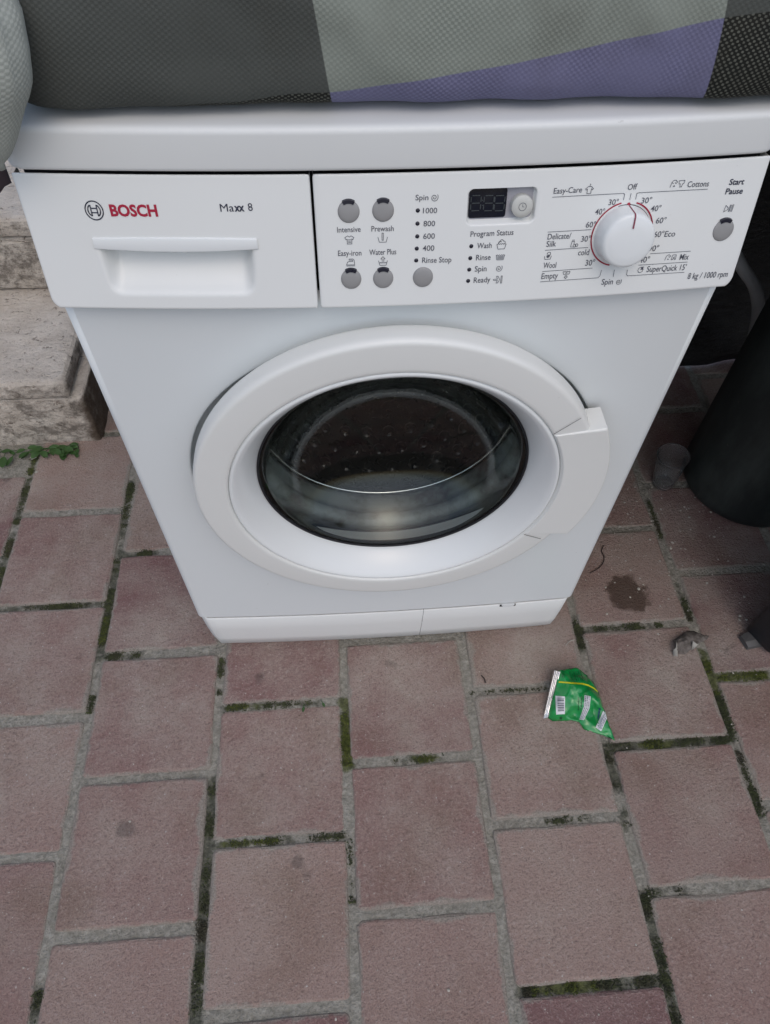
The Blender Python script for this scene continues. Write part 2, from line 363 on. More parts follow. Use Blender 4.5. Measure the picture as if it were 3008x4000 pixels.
gy = [-1.2, -0.95]+[-0.72+0.0046*k for k in range(283)]+[0.7, 0.9, 1.15]
vs = []; nx, ny = len(gx), len(gy)
for y in gy:
    for x in gx:
        vs.append((x, y, min(-0.0020, -0.0028+0.0026*noise.noise((x*14, y*14, 1.7))+0.0014*noise.noise((x*60, y*60, 4.1)))))
import numpy as np
STRONG = (4, 5, 8, 9, 13, 15, 18, 20, 21)
VA = np.array(vs); MO = np.zeros((len(vs), 3), dtype=np.float32)
for ch in range(2):
    for si, (a, b, wd) in enumerate(SEG[ch]):
        A2 = np.array([a.x, a.y]); D2 = np.array([b.x-a.x, b.y-a.y]); L2 = max(1e-9, float(D2@D2))
        t = np.clip(((VA[:, :2]-A2)@D2)/L2, 0, 1); dist = np.linalg.norm(VA[:, :2]-(A2+t[:, None]*D2), axis=1)
        MO[:, ch] = np.maximum(MO[:, ch], np.clip(1.15-dist/(wd*1.15), 0, 1)*min(1.0, 0.35+wd/J*0.65)*(1.0 if ch or si in STRONG else 0.74))
VA[:, 2] -= 0.0022*MO[:, 0]
pave = tag(mesh('pavement', [tuple(v) for v in VA], gridfaces(nx, ny), M['mortar'], None, True), kind='structure')
at_ = pave.data.attributes.new('moss', 'FLOAT_VECTOR', 'POINT'); at_.data.foreach_set('vector', MO.ravel())
def paver_mesh(k):
    rnd = random.Random(100+k); hx, hy = (PX-GAP)/2, (PY-GAP)/2
    n = 12; ring = []
    r = 0.006
    cs = [(1, 1), (-1, 1), (-1, -1), (1, -1)]
    for ci, (sx, sy) in enumerate(cs):
        for t in range(3):
            a = math.pi/2*(ci+t/2.0)
            ring.append([sx*(hx-r)+r*math.cos(a), sy*(hy-r)+r*math.sin(a)])
        nsx, nsy = cs[(ci+1) % 4]
        for t in (0.2, 0.4, 0.6, 0.8):
            p = [sx*hx+(nsx*hx-sx*hx)*t if sx != nsx else sx*hx, sy*hy+(nsy*hy-sy*hy)*t if sy != nsy else sy*hy]
            ring.append(p)
    N = len(ring)
    for p in ring:
        d = rnd.uniform(-0.0016, 0.0010); l = math.hypot(*p); p[0] *= 1+d/l; p[1] *= 1+d/l
    vs = []
    for ins, z in ((0.0, -0.035), (0.0, -0.0042), (0.0018, -0.0014), (0.0052, 0.0)):
        for p in ring:
            l = math.hypot(*p); vs.append((p[0]*(1-ins/l), p[1]*(1-ins/l), z+(rnd.uniform(-0.0006, 0.0006) if z > -0.01 and z < 0 else 0)))
    fs = gridfaces(N, 4, True)+[tuple(range(3*N, 4*N))]
    me = bpy.data.meshes.new('paver'); me.from_pydata(vs, [], fs); me.update()
    bm = bmesh.new(); bm.from_mesh(me); bmesh.ops.recalc_face_normals(bm, faces=bm.faces); bm.to_mesh(me); bm.free()
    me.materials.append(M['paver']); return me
PM = [paver_mesh(k) for k in range(8)]
for i in NXR:
    for j in NYR:
        xc = X0+PX*(i-0.5); yc = Y0+PY*(j+0.5)-(PY/2 if i % 2 == 1 else 0)
        if yc > 0.50 and xc < -0.62: continue
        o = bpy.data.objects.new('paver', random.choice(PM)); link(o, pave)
        o.location = (xc+random.uniform(-0.0012, 0.0012), yc+random.uniform(-0.0012, 0.0012), random.uniform(-0.0014, 0.0016))
        o.rotation_euler = (random.uniform(-0.004, 0.004), random.uniform(-0.004, 0.004), random.choice([0, math.pi])+random.uniform(-0.004, 0.004))

# moss tufts growing in the joints
def moss_strip(segs, name, mat, label, dens):
    vs, fs = [], []
    for a, b, wd in segs:
        L = (b-a).length
        if L < 1e-6: continue
        d = (b-a)/L; nrm = Vector((-d.y, d.x, 0))
        for k in range(int(L*dens*wd/J)):
            t = random.random(); w_ = random.gauss(0, wd*0.32); c0 = a.lerp(b, t)
            if random.random() > 0.35+1.6*noise.noise(c0*38+Vector((0, 0, 3))): continue
            p = c0+nrm*max(-wd*0.75, min(wd*0.75, w_)); p.z = random.uniform(-0.0050, -0.0012)
            r = random.uniform(0.0006, 0.0017); h = random.uniform(0.0008, 0.0026)
            n0 = len(vs); m_ = 4; ph = random.random()*6.28
            for q_ in range(m_):
                rr = r*random.uniform(0.6, 1.3); th = ph+q_*6.283/m_
                vs.append((p.x+rr*math.cos(th), p.y+rr*math.sin(th), p.z-0.001))
            vs.append((p.x+random.uniform(-r, r)*0.7, p.y+random.uniform(-r, r)*0.7, p.z+h))
            for q_ in range(m_): fs.append((n0+q_, n0+(q_+1) % m_, n0+m_))
    return tag(mesh(name, vs, fs, mat, None, False), label, 'moss', kind='stuff')
moss_strip(SEG[0], 'joint_moss', M['moss'], 'dark green moss filling joints between the red pavers', 14000)
moss_strip(SEG[1], 'joint_moss', M['bright_moss'], 'bright yellow green moss in some paver joints', 22000)

# ------------------------------------------------------------------ stone steps, left rear
steps = tag(empty('stone_steps', (-0.9, 0.6, 0)), 'weathered beige stone steps with dark brown end left of the washing machine', 'steps')
def rough_block(name, lo, hi, bev, amp, seed):
    bm = bmesh.new(); bmesh.ops.create_cube(bm, size=1)
    for v in bm.verts: v.co = Vector([(lo[k]+hi[k])/2+v.co[k]*(hi[k]-lo[k]) for k in range(3)])
    bmesh.ops.bevel(bm, geom=bm.edges[:], offset=bev, segments=3, affect='EDGES', profile=0.5)
    bmesh.ops.triangulate(bm, faces=bm.faces[:])
    for _ in range(6):
        es = [e for e in bm.edges if e.calc_length() > 0.035]
        if not es: break
        bmesh.ops.subdivide_edges(bm, edges=es, cuts=1); bmesh.ops.triangulate(bm, faces=bm.faces[:])
    bm.normal_update()
    for v in bm.verts:
        nn = v.normal.copy(); n1 = noise.noise(v.co*22+Vector((seed, 0, 0))); n2 = noise.noise(v.co*70+Vector((0, seed, 0)))
        edge = sum(1 for k in range(3) if min(abs(v.co[k]-lo[k]), abs(v.co[k]-hi[k])) < bev*1.2)
        v.co += nn*(amp*n1+amp*0.5*n2)-(nn*amp*1.6*max(0, n1) if edge >= 2 else Vector())
    me = bpy.data.meshes.new(name); bm.to_mesh(me); bm.free()
    me.polygons.foreach_set('use_smooth', [True]*len(me.polygons)); me.materials.append(M['stone'])
    o = link(bpy.data.objects.new(name, me), steps); return o
rough_block('riser_block', (-1.7, 0.485, -0.02), (-0.560, 0.80, 0.1235), 0.008, 0.0035, 3)
rough_block('tread_slab', (-1.7, 0.478, 0.1255), (-0.578, 0.80, 0.171), 0.014, 0.0032, 9)
rough_block('riser_block', (-1.7, 0.760, 0.1735), (-0.566, 1.25, 0.294), 0.008, 0.0030, 15)
rough_block('tread_slab', (-1.7, 0.752, 0.296), (-0.570, 1.25, 0.338), 0.012, 0.0028, 21)

# black sheet hung behind the machine
nu, nv = 120, 60; vs = []
for j in range(nv):
    for i in range(nu):
        d_ = 2.55*i/(nu-1); z = 0.004+1.3*j/(nv-1)
        wob = 0.016*noise.noise((d_*5, z*2.2, 3))+0.010*noise.noise((d_*13+z*5, z*7, 8))+0.02*math.sin(d_*9+z*2)*(1-z/1.5)
        # behind the machine; lean and unseen right return added to block light
        if d_ < 2.0: x, y = -0.50+d_, 0.66+wob-0.055*sstep(0.60, 0.92, z)
        elif d_ < 2.25:
            t = (d_-2.0)/0.25*math.pi/2; x, y = 1.50+(0.159+wob)*math.sin(t), 0.501+(0.159+wob-0.055*sstep(0.60, 0.92, z))*math.cos(t)
        else: x, y = 1.659+wob, 0.501-(d_-2.25)*1.9
        vs.append((x, y, z))
sh = mesh('plastic_sheet', vs, gridfaces(nu, nv), M['sheet'], None, True)
md = sh.modifiers.new('thick', 'SOLIDIFY'); md.thickness = 0.002
tag(sh, 'crinkled black plastic sheet hanging behind the washing machine', 'plastic sheet')

# ================================================================== WASHING MACHINE
wm = tag(empty('washing_machine', (0, 0.28, 0.0)), 'white front-loading washing machine with round door standing on the red pavers', 'washing machine')
HW = 0.299; ZPB, ZPT, PB, PT, BOWP, BOWC, ZPL = 0.71223, 0.81636, 0.0132, -0.01369, 0.01331, 0.00685, 0.112
DC = (0.0, 0.0, 0.4618)
def bow(x, b): return -b*(1-(x/0.3)**2)
def cab_y(x): return bow(x, BOWC)
def panel_y(x, z): return -(PT+(PB-PT)*(ZPT-z)/(ZPT-ZPB))+bow(x, BOWP)
def on_panel(px):
    y = 0.0
    for _ in range(12):
        P = onplane(px, y); y = panel_y(P.x, P.z)
    return P

# cabinet front: a circle-to-rectangle sheet round the door recess, then sides and back
RH = 0.2286; HZ = DC[2]; n = 160; hw2 = HW-0.010; ZT, ZB = 0.7175, ZPL+0.0015
vs = []; rows = []
RHT = [(-90, .236), (0, .2335), (17, .2320), (33, .2262), (45, .2200), (55, .2155), (70, .2105), (90, .2085), (110, .2095), (130, .2165), (145, .2240), (158, .2295), (177, .2340), (200, .2355), (270, .236)]
def hole_r(a):   # the pressed opening is egg-shaped: tight at the top, wider at the sides
    d = math.degrees(a) % 360; d = d-360 if d > 270 else d
    return sum(interp(max(-90, min(270, d+k)), RHT) for k in (-6, -3, 0, 3, 6))/5
def rect_pt(a):
    dx, dz = math.cos(a), math.sin(a); t = 1e9
    if abs(dx) > 1e-9: t = min(t, hw2/abs(dx))
    if dz > 1e-9: t = min(t, (ZT-HZ)/dz)
    if dz < -1e-9: t = min(t, (HZ-ZB)/-dz)
    return dx*t, HZ+dz*t
angs = [2*math.pi*i/n for i in range(n)]
for cx, cz in ((hw2, ZT), (-hw2, ZT), (-hw2, ZB), (hw2, ZB)):
    a = math.atan2(cz-HZ, cx) % (2*math.pi); k = min(range(n), key=lambda i: abs((angs[i]-a+math.pi) % (2*math.pi)-math.pi)); angs[k] = a
prof = [(0.190, 0.050), (0.2200, 0.048), (0.2265, 0.044), (0.2272, 0.030), (0.2274, 0.0035), (0.2277, 0.0014), (RH, 0.0004), (RH+0.0012, 0.0), (RH+0.0035, 0.0)]
for r, dy in prof:
    for a in angs:
        rr_ = max(0.180, hole_r(a)+r-RH); x, z = rr_*math.cos(a), HZ+rr_*math.sin(a); vs.append((x, cab_y(x)+dy, z))
for f in (0.25, 0.5, 0.75, 1.0):
    for a in angs:
        x0, z0 = (hole_r(a)+0.0035)*math.cos(a), HZ+(hole_r(a)+0.0035)*math.sin(a); x1, z1 = rect_pt(a)
        x, z = x0+(x1-x0)*f, z0+(z1-z0)*f; vs.append((x, cab_y(x), z))
mesh('cabinet_front', vs, gridfaces(n, len(prof)+4, True), M['white_steel'], wm, True)
for s in (-1, 1):   # rounded vertical edge + side panel
    vs = []; yb0 = cab_y(hw2)
    pr = [(hw2+0.010*math.sin(t), yb0+0.010*(1-math.cos(t))) for t in [math.pi/2*k/6 for k in range(7)]]+[(HW, 0.30), (HW, 0.56)]
    for z in (ZB, 0.30, 0.55, ZPB-0.004, ZPB+0.004, ZT+0.07):
        for x, y in pr: vs.append((s*(x if z < ZPB else min(x, HW-0.002)), y if z < ZPB else max(y, 0.034), z if z < 0.75 else 0.800))
    mesh('side_panel', vs, gridfaces(len(pr), 6), M['white_steel'], wm, True)
box('back_panel', (-HW+0.004, 0.5565, ZB), (HW-0.004, 0.5625, 0.812), M['white_steel'], wm)
box('gap_backing', (-0.2955, 0.030, 0.719), (0.2955, 0.056, 0.8190), M['gap'], wm)  # dark backing that paints shade behind the fascia gap

# plinth: two pieces, split right of the middle, tapering inwards
def plinth(name, xa, xb, endl, endr):
    pr = [(0.0035, ZPL-0.0045), (0.0005, ZPL-0.0025), (-0.0010, ZPL-0.0050), (-0.0006, 0.070), (0.0015, 0.035), (0.0045, 0.0105), (0.008, 0.0085), (0.03, 0.0085)]
    nx_ = 28; vs = []
    for k, (y, z) in enumerate(pr):
        wx = 0.2975 if z > 0.1 else 0.2975-0.0060*(1-z/0.1)
        for i in range(nx_):
            t = i/(nx_-1); x = xa+(xb-xa)*t
            x = x*wx/0.2975
            e = 0.0
            d = HW-0.0015-abs(x)-(0.2975-wx)
            if d < 0.012 and ((x < 0 and endl) or (x > 0 and endr)): q = 0.012-d; e = 0.012-math.sqrt(max(0, 0.012**2-q*q))
            vs.append((x, bow(x, BOWC)+y+e, z))
    fs = gridfaces(nx_, len(pr)); 
    for side, on in ((0, endl), (nx_-1, endr)):
        if on:
            b = len(vs)
            for k, (y, z) in enumerate(pr): v0 = vs[k*nx_+side]; vs.append((v0[0], 0.30, v0[2]))
            for k in range(len(pr)-1): fs.append((k*nx_+side, (k+1)*nx_+side, b+k+1, b+k))
    o = mesh(name, vs, fs, M['white_plastic'], wm, True); return o
XS = 0.0565
pl = plinth('plinth', -0.2975, XS-0.0003, True, False)
flap = plinth('plinth_flap', XS+0.0003, 0.2975, False, True)
lx = onplane((1986, 2361), -0.007).x
vs = []
for k in range(17):
    t = math.pi*k/16
    for dy in (0.0015, -0.0030): vs.append((lx+0.0105*math.cos(t), cab_y(lx)+dy, ZPL-0.0012-0.0060*math.sin(t)))
mesh('flap_latch', vs, [(2*k, 2*k+1, 2*k+3, 2*k+2) for k in range(16)]+[tuple(range(1, 34, 2)), (0, 1, 33, 32)], M['white_bezel'], flap, False)
box('latch_slot', (lx-0.0128, cab_y(lx)-0.0016, ZPL-0.0080), (lx+0.0128, cab_y(lx)+0.0012, ZPL-0.0034), M['gap'], flap)
for fx in (-0.24, 0.24):
    for fy in (0.06, 0.50):
        lathe('foot', [(0.0, 0.0), (0.020, 0.0), (0.022, 0.006), (0.010, 0.010), (0.010, 0.05)], (fx, fy, 0.0005), M['black_plastic'], wm, 20, 'z')
box('base_plate', (-0.285, 0.02, 0.03), (0.285, 0.55, 0.034), M['gap'], wm)

# worktop
pr = [(0.05, 0.8200), (0.0150, 0.8200), (0.0132, 0.8203), (0.0122, 0.8212), (0.0118, 0.8226), (0.0118, 0.8240), (0.0124, 0.8350), (0.0131, 0.8462), (0.0133, 0.8478), (0.0139, 0.8495), (0.0152, 0.8508), (0.0172, 0.8516), (0.0195, 0.8519), (0.0215, 0.852), (0.0360, 0.852), (0.30, 0.852), (0.575, 0.852), (0.578, 0.848), (0.578, 0.819)]
xs = [-0.300+0.0004, -0.2985, -0.2955, -0.291, -0.286]+[-0.28+0.56*k/40 for k in range(41)]+[0.286, 0.291, 0.2955, 0.2985, 0.2996]
vs = []
for y, z in pr:
    for x in xs:
        d = 0.300-abs(x); e = 0.0
        if d < 0.014 and y < 0.2: q = 0.014-d; e = 0.014-math.sqrt(max(0, 0.014**2-q*q))
        vs.append((x*1.003, y+(bow(x, BOWP)+e if y < 0.2 else 0), z))
nn = len(xs); fs = gridfaces(nn, len(pr))
for sd in (0, nn-1): fs.append(tuple(k*nn+sd for k in range(len(pr))))
wt = mesh('worktop', vs, fs, M['white_worktop'], wm, True)

# fascia sheets (detergent drawer front, control panel): height fields with rolled edges
def fascia(name, xs, zs, dep, mat, rl, rr):
    xa, xb = xs[0], xs[-1]; nx_, nz_ = len(xs), len(zs); vs = []
    RC = 0.009
    for j, z in enumerate(zs):
        q = z-(ZPB); sh_ = RC-math.sqrt(max(0, RC*RC-(RC-q)**2)) if q < RC else 0.0
        for x in xs:
            t = (x-xa)/(xb-xa); X = x
            if rl and sh_: X = X+sh_*(1-t)
            if rr and sh_: X = X-sh_*t
            vs.append([X, panel_y(X, z)+dep(X, z), z])
    fs = gridfaces(nx_, nz_)
    loop = [i for i in range(nx_)]+[j*nx_+nx_-1 for j in range(1, nz_)]+[(nz_-1)*nx_+i for i in range(nx_-2, -1, -1)]+[j*nx_ for j in range(nz_-2, 0, -1)]
    L = len(loop); prev = loop
    cx_, cz_ = (xa+xb)/2, (zs[0]+zs[-1])/2
    base = [Vector(vs[k]) for k in loop]
    for (o_, bk) in ((0.0007, 0.0003), (0.0013, 0.0011), (0.0015, 0.0024), (0.0015, 0.016)):
        cur = []
        for k in range(L):
            p = base[k]; t_ = (base[(k+1) % L]-base[k-1]); nrm = Vector((t_.z, 0, -t_.x)); nrm.normalize() if nrm.length else None
            q = p+nrm*o_; cur.append(len(vs)); top_ = p.z > zs[-1]-1e-6; vs.append([q.x, q.y+bk, q.z-(0.0 if not top_ or bk < 0.002 else (0.0012 if bk < 0.01 else 0.012))])
        for k in range(L): fs.append((prev[k], prev[(k+1) % L], cur[(k+1) % L], cur[k]))
        prev = cur
    return mesh(name, vs, fs, mat, wm, True)
split = on_panel((1232, 960)).x
zz = [ZPB+0.0015+(ZPT-0.0007-ZPB-0.0015)*k/72 for k in range(73)]
# recess of the drawer grip
gl = on_panel((368, 975)); gr_ = on_panel((1006, 973)); gb = on_panel((676, 1160)); gbl = on_panel((420, 1140)); gbr = on_panel((1010, 1130)); gtop = on_panel((676, 930))
ztop = (gl.z+gr_.z)/2; zbot = gb.z
def drawer_dep(x, z):
    if z > ztop+0.002: return 0.0
    f = min(1, max(0, (ztop-z)/(ztop-zbot)))
    xl = gl.x+0.002+(gbl.x-gl.x)*f; xr = gr_.x-0.001+(gbr.x-gr_.x)*f
    rc = 0.012
    dx = min(x-xl, xr-x); dz = z-zbot
    if dx < rc and dz < rc: d = rc-math.hypot(rc-dx, rc-dz)
    else: d = min(dx, dz)
    if d <= 0: return 0.0
    side = sstep(0, 0.012, dx); f2 = min(1.0, dz/(ztop-zbot))
    return 0.024*side*math.sin(math.pi/2*f2)*sstep(0.0, 0.007, d)
xsd = [-HW+0.0015+(split-0.0026-(-HW+0.0015))*k/120 for k in range(121)]
zd = sorted(set([round(z, 6) for z in zz]+[round(ztop+0.0021, 6), round(ztop+0.0001, 6)]))
drawer = fascia('detergent_drawer', xsd, zd, drawer_dep, M['white_plastic'], True, False)
# grip lip over the recess
vs = []; nl = 40
rowsz = [(0.0, 0.0008), (0.0, -0.0004), (0.03, -0.0010), (0.10, -0.0012), (0.5, -0.0012), (0.93, -0.0012), (0.985, -0.0010), (1.0, -0.0002), (1.0, 0.004), (0.9, 0.016)]
for t, dy in rowsz:
    for k in range(nl+1):
        s_ = k/nl; e_ = 2*s_-1
        xl_ = on_panel((361, 928)).x; xr_ = on_panel((1002, 928)).x
        x = xl_+(xr_-xl_)*s_+0.0006*t*e_
        ztp = on_panel((361, 928)).z+0.0008*(1-e_*e_); zbt = ztop+0.0008-0.0022*(1-e_*e_)
        z = ztp+(zbt-ztp)*t; vs.append((x, panel_y(x, z)+dy, z))
fs = gridfaces(nl+1, len(rowsz))
mesh('handle_lip', vs, fs, M['white_bezel'], drawer, True)

# control panel with the sunken display bay
dTL, dTR, dBR, dBL = [on_panel(p) for p in ((1828, 739), (2102.6, 728), (2087, 871), (1821, 883.6))]
dx0, dx1 = (dTL.x+dBL.x)/2, (dTR.x+dBR.x)/2; dz1, dz0 = (dTL.z+dTR.z)/2, (dBL.z+dBR.z)/2
def cp_dep(x, z):
    rc = 0.005; dx = min(x-dx0, dx1-x); dz = min(z-dz0, dz1-z)
    d = rc-math.hypot(rc-dx, rc-dz) if (dx < rc and dz < rc) else min(dx, dz)
    return 0.0062*sstep(0.0, 0.0022, d)
extra = [dx0+k*0.0007 for k in range(9)]+[dx1-k*0.0007 for k in range(9)]
xsc = sorted(set([round(split+0.0026+(HW-0.0015-split-0.0026)*k/110, 6) for k in range(111)]+[round(v, 6) for v in extra]))
zc = sorted(set([round(z, 6) for z in zz]+[round(dz0+k*0.0007, 6) for k in range(9)]+[round(dz1-k*0.0007, 6) for k in range(9)]))
panel = fascia('control_panel', xsc, zc, cp_dep, M['white_plastic'], False, True)

NRM = Vector((0, -1, (PB-PT)/(ZPT-ZPB)*1.0)).normalized()   # outward normal of the tilted fascia
NRM = Vector((0, -(ZPT-ZPB), (PB-PT))).normalized()
EXV = Vector((1, 0, 0)); EZV = Vector((0, (PT-PB)*-1, (ZPT-ZPB)))
EZV = Vector((0, (PB-PT), (ZPT-ZPB))).normalized()
# screen, segments and clock button stand on the bay floor
def patch(name, pxs, off, mat, parent, rc=0.002):
    P = [on_panel(p) for p in pxs]; x0, x1 = (P[0].x+P[3].x)/2, (P[1].x+P[2].x)/2; z1, z0 = (P[0].z+P[1].z)/2, (P[2].z+P[3].z)/2
    ring = []
    for sx, sz, a0 in ((1, 1, 0), (0, 1, 90), (0, 0, 180), (1, 0, 270)):
        for t in range(5):
            a = math.radians(a0+t*22.5); cx_ = x1-rc if sx else x0+rc; cz_ = z1-rc if sz else z0+rc
            ring.append((cx_+rc*math.cos(a), cz_+rc*math.sin(a)))
    vs = [(x, panel_y(x, z)+off, z) for x, z in ring]+[(x, panel_y(x, z)+0.0085, z) for x, z in ring]; N = len(ring)
    return mesh(name, vs, [tuple(range(N))]+[(k, (k+1) % N, N+(k+1) % N, N+k) for k in range(N)], mat, parent, False), x0, x1, z0, z1
bay, *_ = patch('display_bay', [(1834, 745), (2097, 735), (2082, 866), (1827, 878)], 0.0058, M['recess'], panel, 0.004)
scr, x0, x1, z0, z1 = patch('display_screen', [(1838, 750), (1986, 745), (1978, 859), (1832, 864.6)], 0.0045, M['screen'], panel)
def disc(name, c, r, prof, mat, parent, n=48, ez=1.0):
    """turned piece standing on the fascia at c; prof = (radius factor, height along the normal)"""
    vs = []
    for rf, h in prof:
        for i in range(n):
            a = 2*math.pi*i/n; vs.append(c+EXV*(r*rf*math.cos(a))+EZV*(r*rf*ez*math.sin(a))+NRM*h)
    return mesh(name, vs, gridfaces(n, len(prof), True)+[tuple(range((len(prof)-1)*n, len(prof)*n))], mat, parent, True)

# ---- print on the fascia: strokes and lettering mapped onto the bowed, tilted surface
OFF = 0.00045
def pan(x, z, off=OFF): return (x, panel_y(x, z)-off, z)
class Ink:
    def __init__(s): s.v, s.f = [], []
    def line(s, pts, w, off=OFF, fn=None):
        fn = fn or pan
        pts = [Vector((p[0], p[1])) for p in pts]
        for a, b in zip(pts, pts[1:]):
            if (b-a).length < 1e-7: continue
            d = (b-a).normalized()*w/2; nrm = Vector((-d.y, d.x)); k = len(s.v)
            a2, b2 = a-d*0.6, b+d*0.6
            for q in (a2-nrm, b2-nrm, b2+nrm, a2+nrm): s.v.append(fn(q.x, q.y, off))
            s.f.append((k, k+1, k+2, k+3))
    def poly(s, pts, off=OFF, fn=None):
        fn = fn or pan; k = len(s.v)
        for q in pts: s.v.append(fn(q[0], q[1], off))
        s.f.append(tuple(range(k, k+len(pts))))
    def done(s, name, mat, parent): return mesh(name, s.v, s.f, mat, parent)
FC = {}
def glyphs(txt, bold=0.0, shear=0.0):
    cu = bpy.data.curves.new('t', 'FONT'); cu.body = txt; cu.size = 1.0; cu.offset = bold; cu.shear = shear; cu.resolution_u = 3
    ob = bpy.data.objects.new('t', cu); COL.objects.link(ob)
    dg = bpy.context.evaluated_depsgraph_get(); ev = ob.evaluated_get(dg); me = ev.to_mesh()
    V = [(v.co.x, v.co.y) for v in me.vertices]; P = [tuple(p.vertices) for p in me.polygons]
    ev.to_mesh_clear(); bpy.data.objects.remove(ob); bpy.data.curves.remove(cu)
    return V, P
_V, _P = glyphs('H'); CAPS = max(v[1] for v in _V); print('caps', CAPS)
def text(txt, a, b, cap, mat='ink', parent=None, bold=0.004, fn=None, name='printed_lettering', toP=None):
    """baseline from pixel a to pixel b; cap = capital height in photograph pixels (None: natural)"""
    toP = toP or on_panel
    A, B = toP(a), toP(b); V, P = glyphs(txt, bold)
    mn = min(v[0] for v in V); mxx = max(v[0] for v in V)
    Lw = math.hypot(B.x-A.x, B.z-A.z); ux, uz = (B.x-A.x)/Lw, (B.z-A.z)/Lw
    sx = Lw/(mxx-mn); sy = sx
    if cap:
        T = toP(((a[0]+b[0])/2, (a[1]+b[1])/2-cap)); Mid = (A+B)/2; sy = (T.z-Mid.z)/CAPS
    vs = []
    for (x, y) in V:
        q = (x-mn)*sx; h = y*sy; vs.append((fn or pan)(A.x+ux*q-uz*h, A.z+uz*q+ux*h, OFF))
    return mesh(name, vs, P, M[mat], parent or panel)
def icon(px, wpx, polys, mat='ink', wd=0.00042, parent=None, fills=()):
    c = on_panel(px); s_ = wpx/2/4600.0; ink = Ink()
    for pl_ in polys: ink.line([(c.x+x*s_, c.z+y*s_) for x, y in pl_], wd)
    for pl_ in fills: ink.poly([(c.x+x*s_, c.z+y*s_) for x, y in pl_])
    return ink.done('printed_symbol', M[mat], parent or panel)
def arc(cx, cy, r, a0, a1, n=14): return [(cx+r*math.cos(math.radians(a0+(a1-a0)*k/n)), cy+r*math.sin(math.radians(a0+(a1-a0)*k/n))) for k in range(n+1)]
def spiral(): return [(lambda a, r: (r*math.cos(a), r*math.sin(a)))(math.radians(40+k*-17), 1.0-0.86*(k/38)**0.8) for k in range(39)]
SHIRT = [[(-.35, .8), (-1, .45), (-.75, 0), (-.5, .15), (-.5, -.9), (.5, -.9), (.5, .15), (.75, 0), (1, .45), (.35, .8), (0, .55), (-.35, .8)]]
TUB = [[(-1, .1), (-.7, -.9), (.7, -.9), (1, .1)]]
WAVE = [[(-1+.25*k, .05+(.14 if k % 2 else -.02)) for k in range(9)]]
ARUP = [[(-.18, -.1), (-.18, .5), (-.48, .5), (0, 1.0), (.48, .5), (.18, .5), (.18, -.1)]]
CLOUD = [arc(-.35, .35, .32, 30, 200)+arc(.0, .62, .36, 170, 20)[::1]+arc(.45, .4, .3, 110, -60)]

# drawer print
def logo(px, r):
    c = on_panel(px); k = Ink(); wd = 0.00085
    k.line([(c.x+r*math.cos(a), c.z+r*math.sin(a)) for a in [2*math.pi*i/48 for i in range(49)]], wd)
    ri = 0.70*r
    for s in (-1, 1):
        seg = [(c.x+s*ri*math.cos(math.radians(a)), c.z+ri*math.sin(math.radians(a))) for a in range(-52, 53, 8)]
        k.line(seg, wd); k.line([seg[0], (c.x+s*ri*0.48, c.z+seg[0][1]-c.z)], wd)
        k.line([(c.x+s*ri*0.50, c.z-ri*0.80), (c.x+s*ri*0.50, c.z+ri*0.80)], wd)
    for s in (-1, 1): k.line([(c.x-ri*0.5, c.z+s*ri*0.33), (c.x+ri*0.5, c.z+s*ri*0.33)], wd)
    k.done('printed_emblem', M['ink_dark'], drawer)
logo((368, 821), 0.00685)
text('BOSCH', (434.7, 842), (618.7, 843), 42.5, 'ink_red', drawer, 0.036)
text('Ma', (862, 825.5), (915, 824.5), 30, 'ink_dark', drawer, 0.0)
text('xx', (917, 824.3), (956, 823.3), 30, 'ink_dark', drawer, 0.03)
text('8', (971, 822.8), (988.5, 822), 30, 'ink_dark', drawer, 0.0)

# options block
RB = 0.0083
for c_, led in (((1362, 826), (1361.5, 789)), ((1496.5, 821.6), (1496.5, 786.5)), ((1372, 1089), (1371, 1057)), ((1497, 1086), (1498, 1054)), ((1652, 1082), None), ((2823, 898), (2836, 857))):
    c0 = on_panel(c_); r_ = RB if c_[1] < 1000 else RB*0.985
    if c_[0] > 2800: r_ = RB*1.06
    disc('button', c0, r_, [(1.06, -0.001), (1.05, 0.00035), (1.0, 0.00060), (0.97, 0.0011), (0.9, 0.0014), (0.6, 0.0018), (0.25, 0.0020), (0.02, 0.0020)], M['btn'], panel)
    if led:
        k = Ink(); cc = c0
        a_out = [(cc.x+1.14*r_*math.cos(math.radians(a)), cc.z+1.14*r_*math.sin(math.radians(a))) for a in range(58, 123, 8)]
        a_in = [(cc.x+0.83*r_*math.cos(math.radians(a)), cc.z+0.83*r_*math.sin(math.radians(a))) for a in range(122, 57, -8)]
        vs = []; ring = a_out+a_in; N = len(ring)
        for x, z in ring: vs.append((x, panel_y(x, z)-0.0024, z))
        for x, z in ring: vs.append((x, panel_y(x, z)+0.0005, z))
        mesh('indicator_light', vs, [tuple(range(N))]+[(q, (q+1) % N, N+(q+1) % N, N+q) for q in range(N)], M['led'], panel)
for c_ in ((1632, 822), (1631, 873), (1630, 923), (1628, 970.7), (1626, 1017), (1841, 961.4), (1837, 1008), (1833, 1053), (1828.7, 1097)):
    disc('indicator_dot', on_panel(c_), 0.00172, [(1.0, 0.0002), (0.85, 0.0006), (0.3, 0.0008)], M['led'], panel, 20)
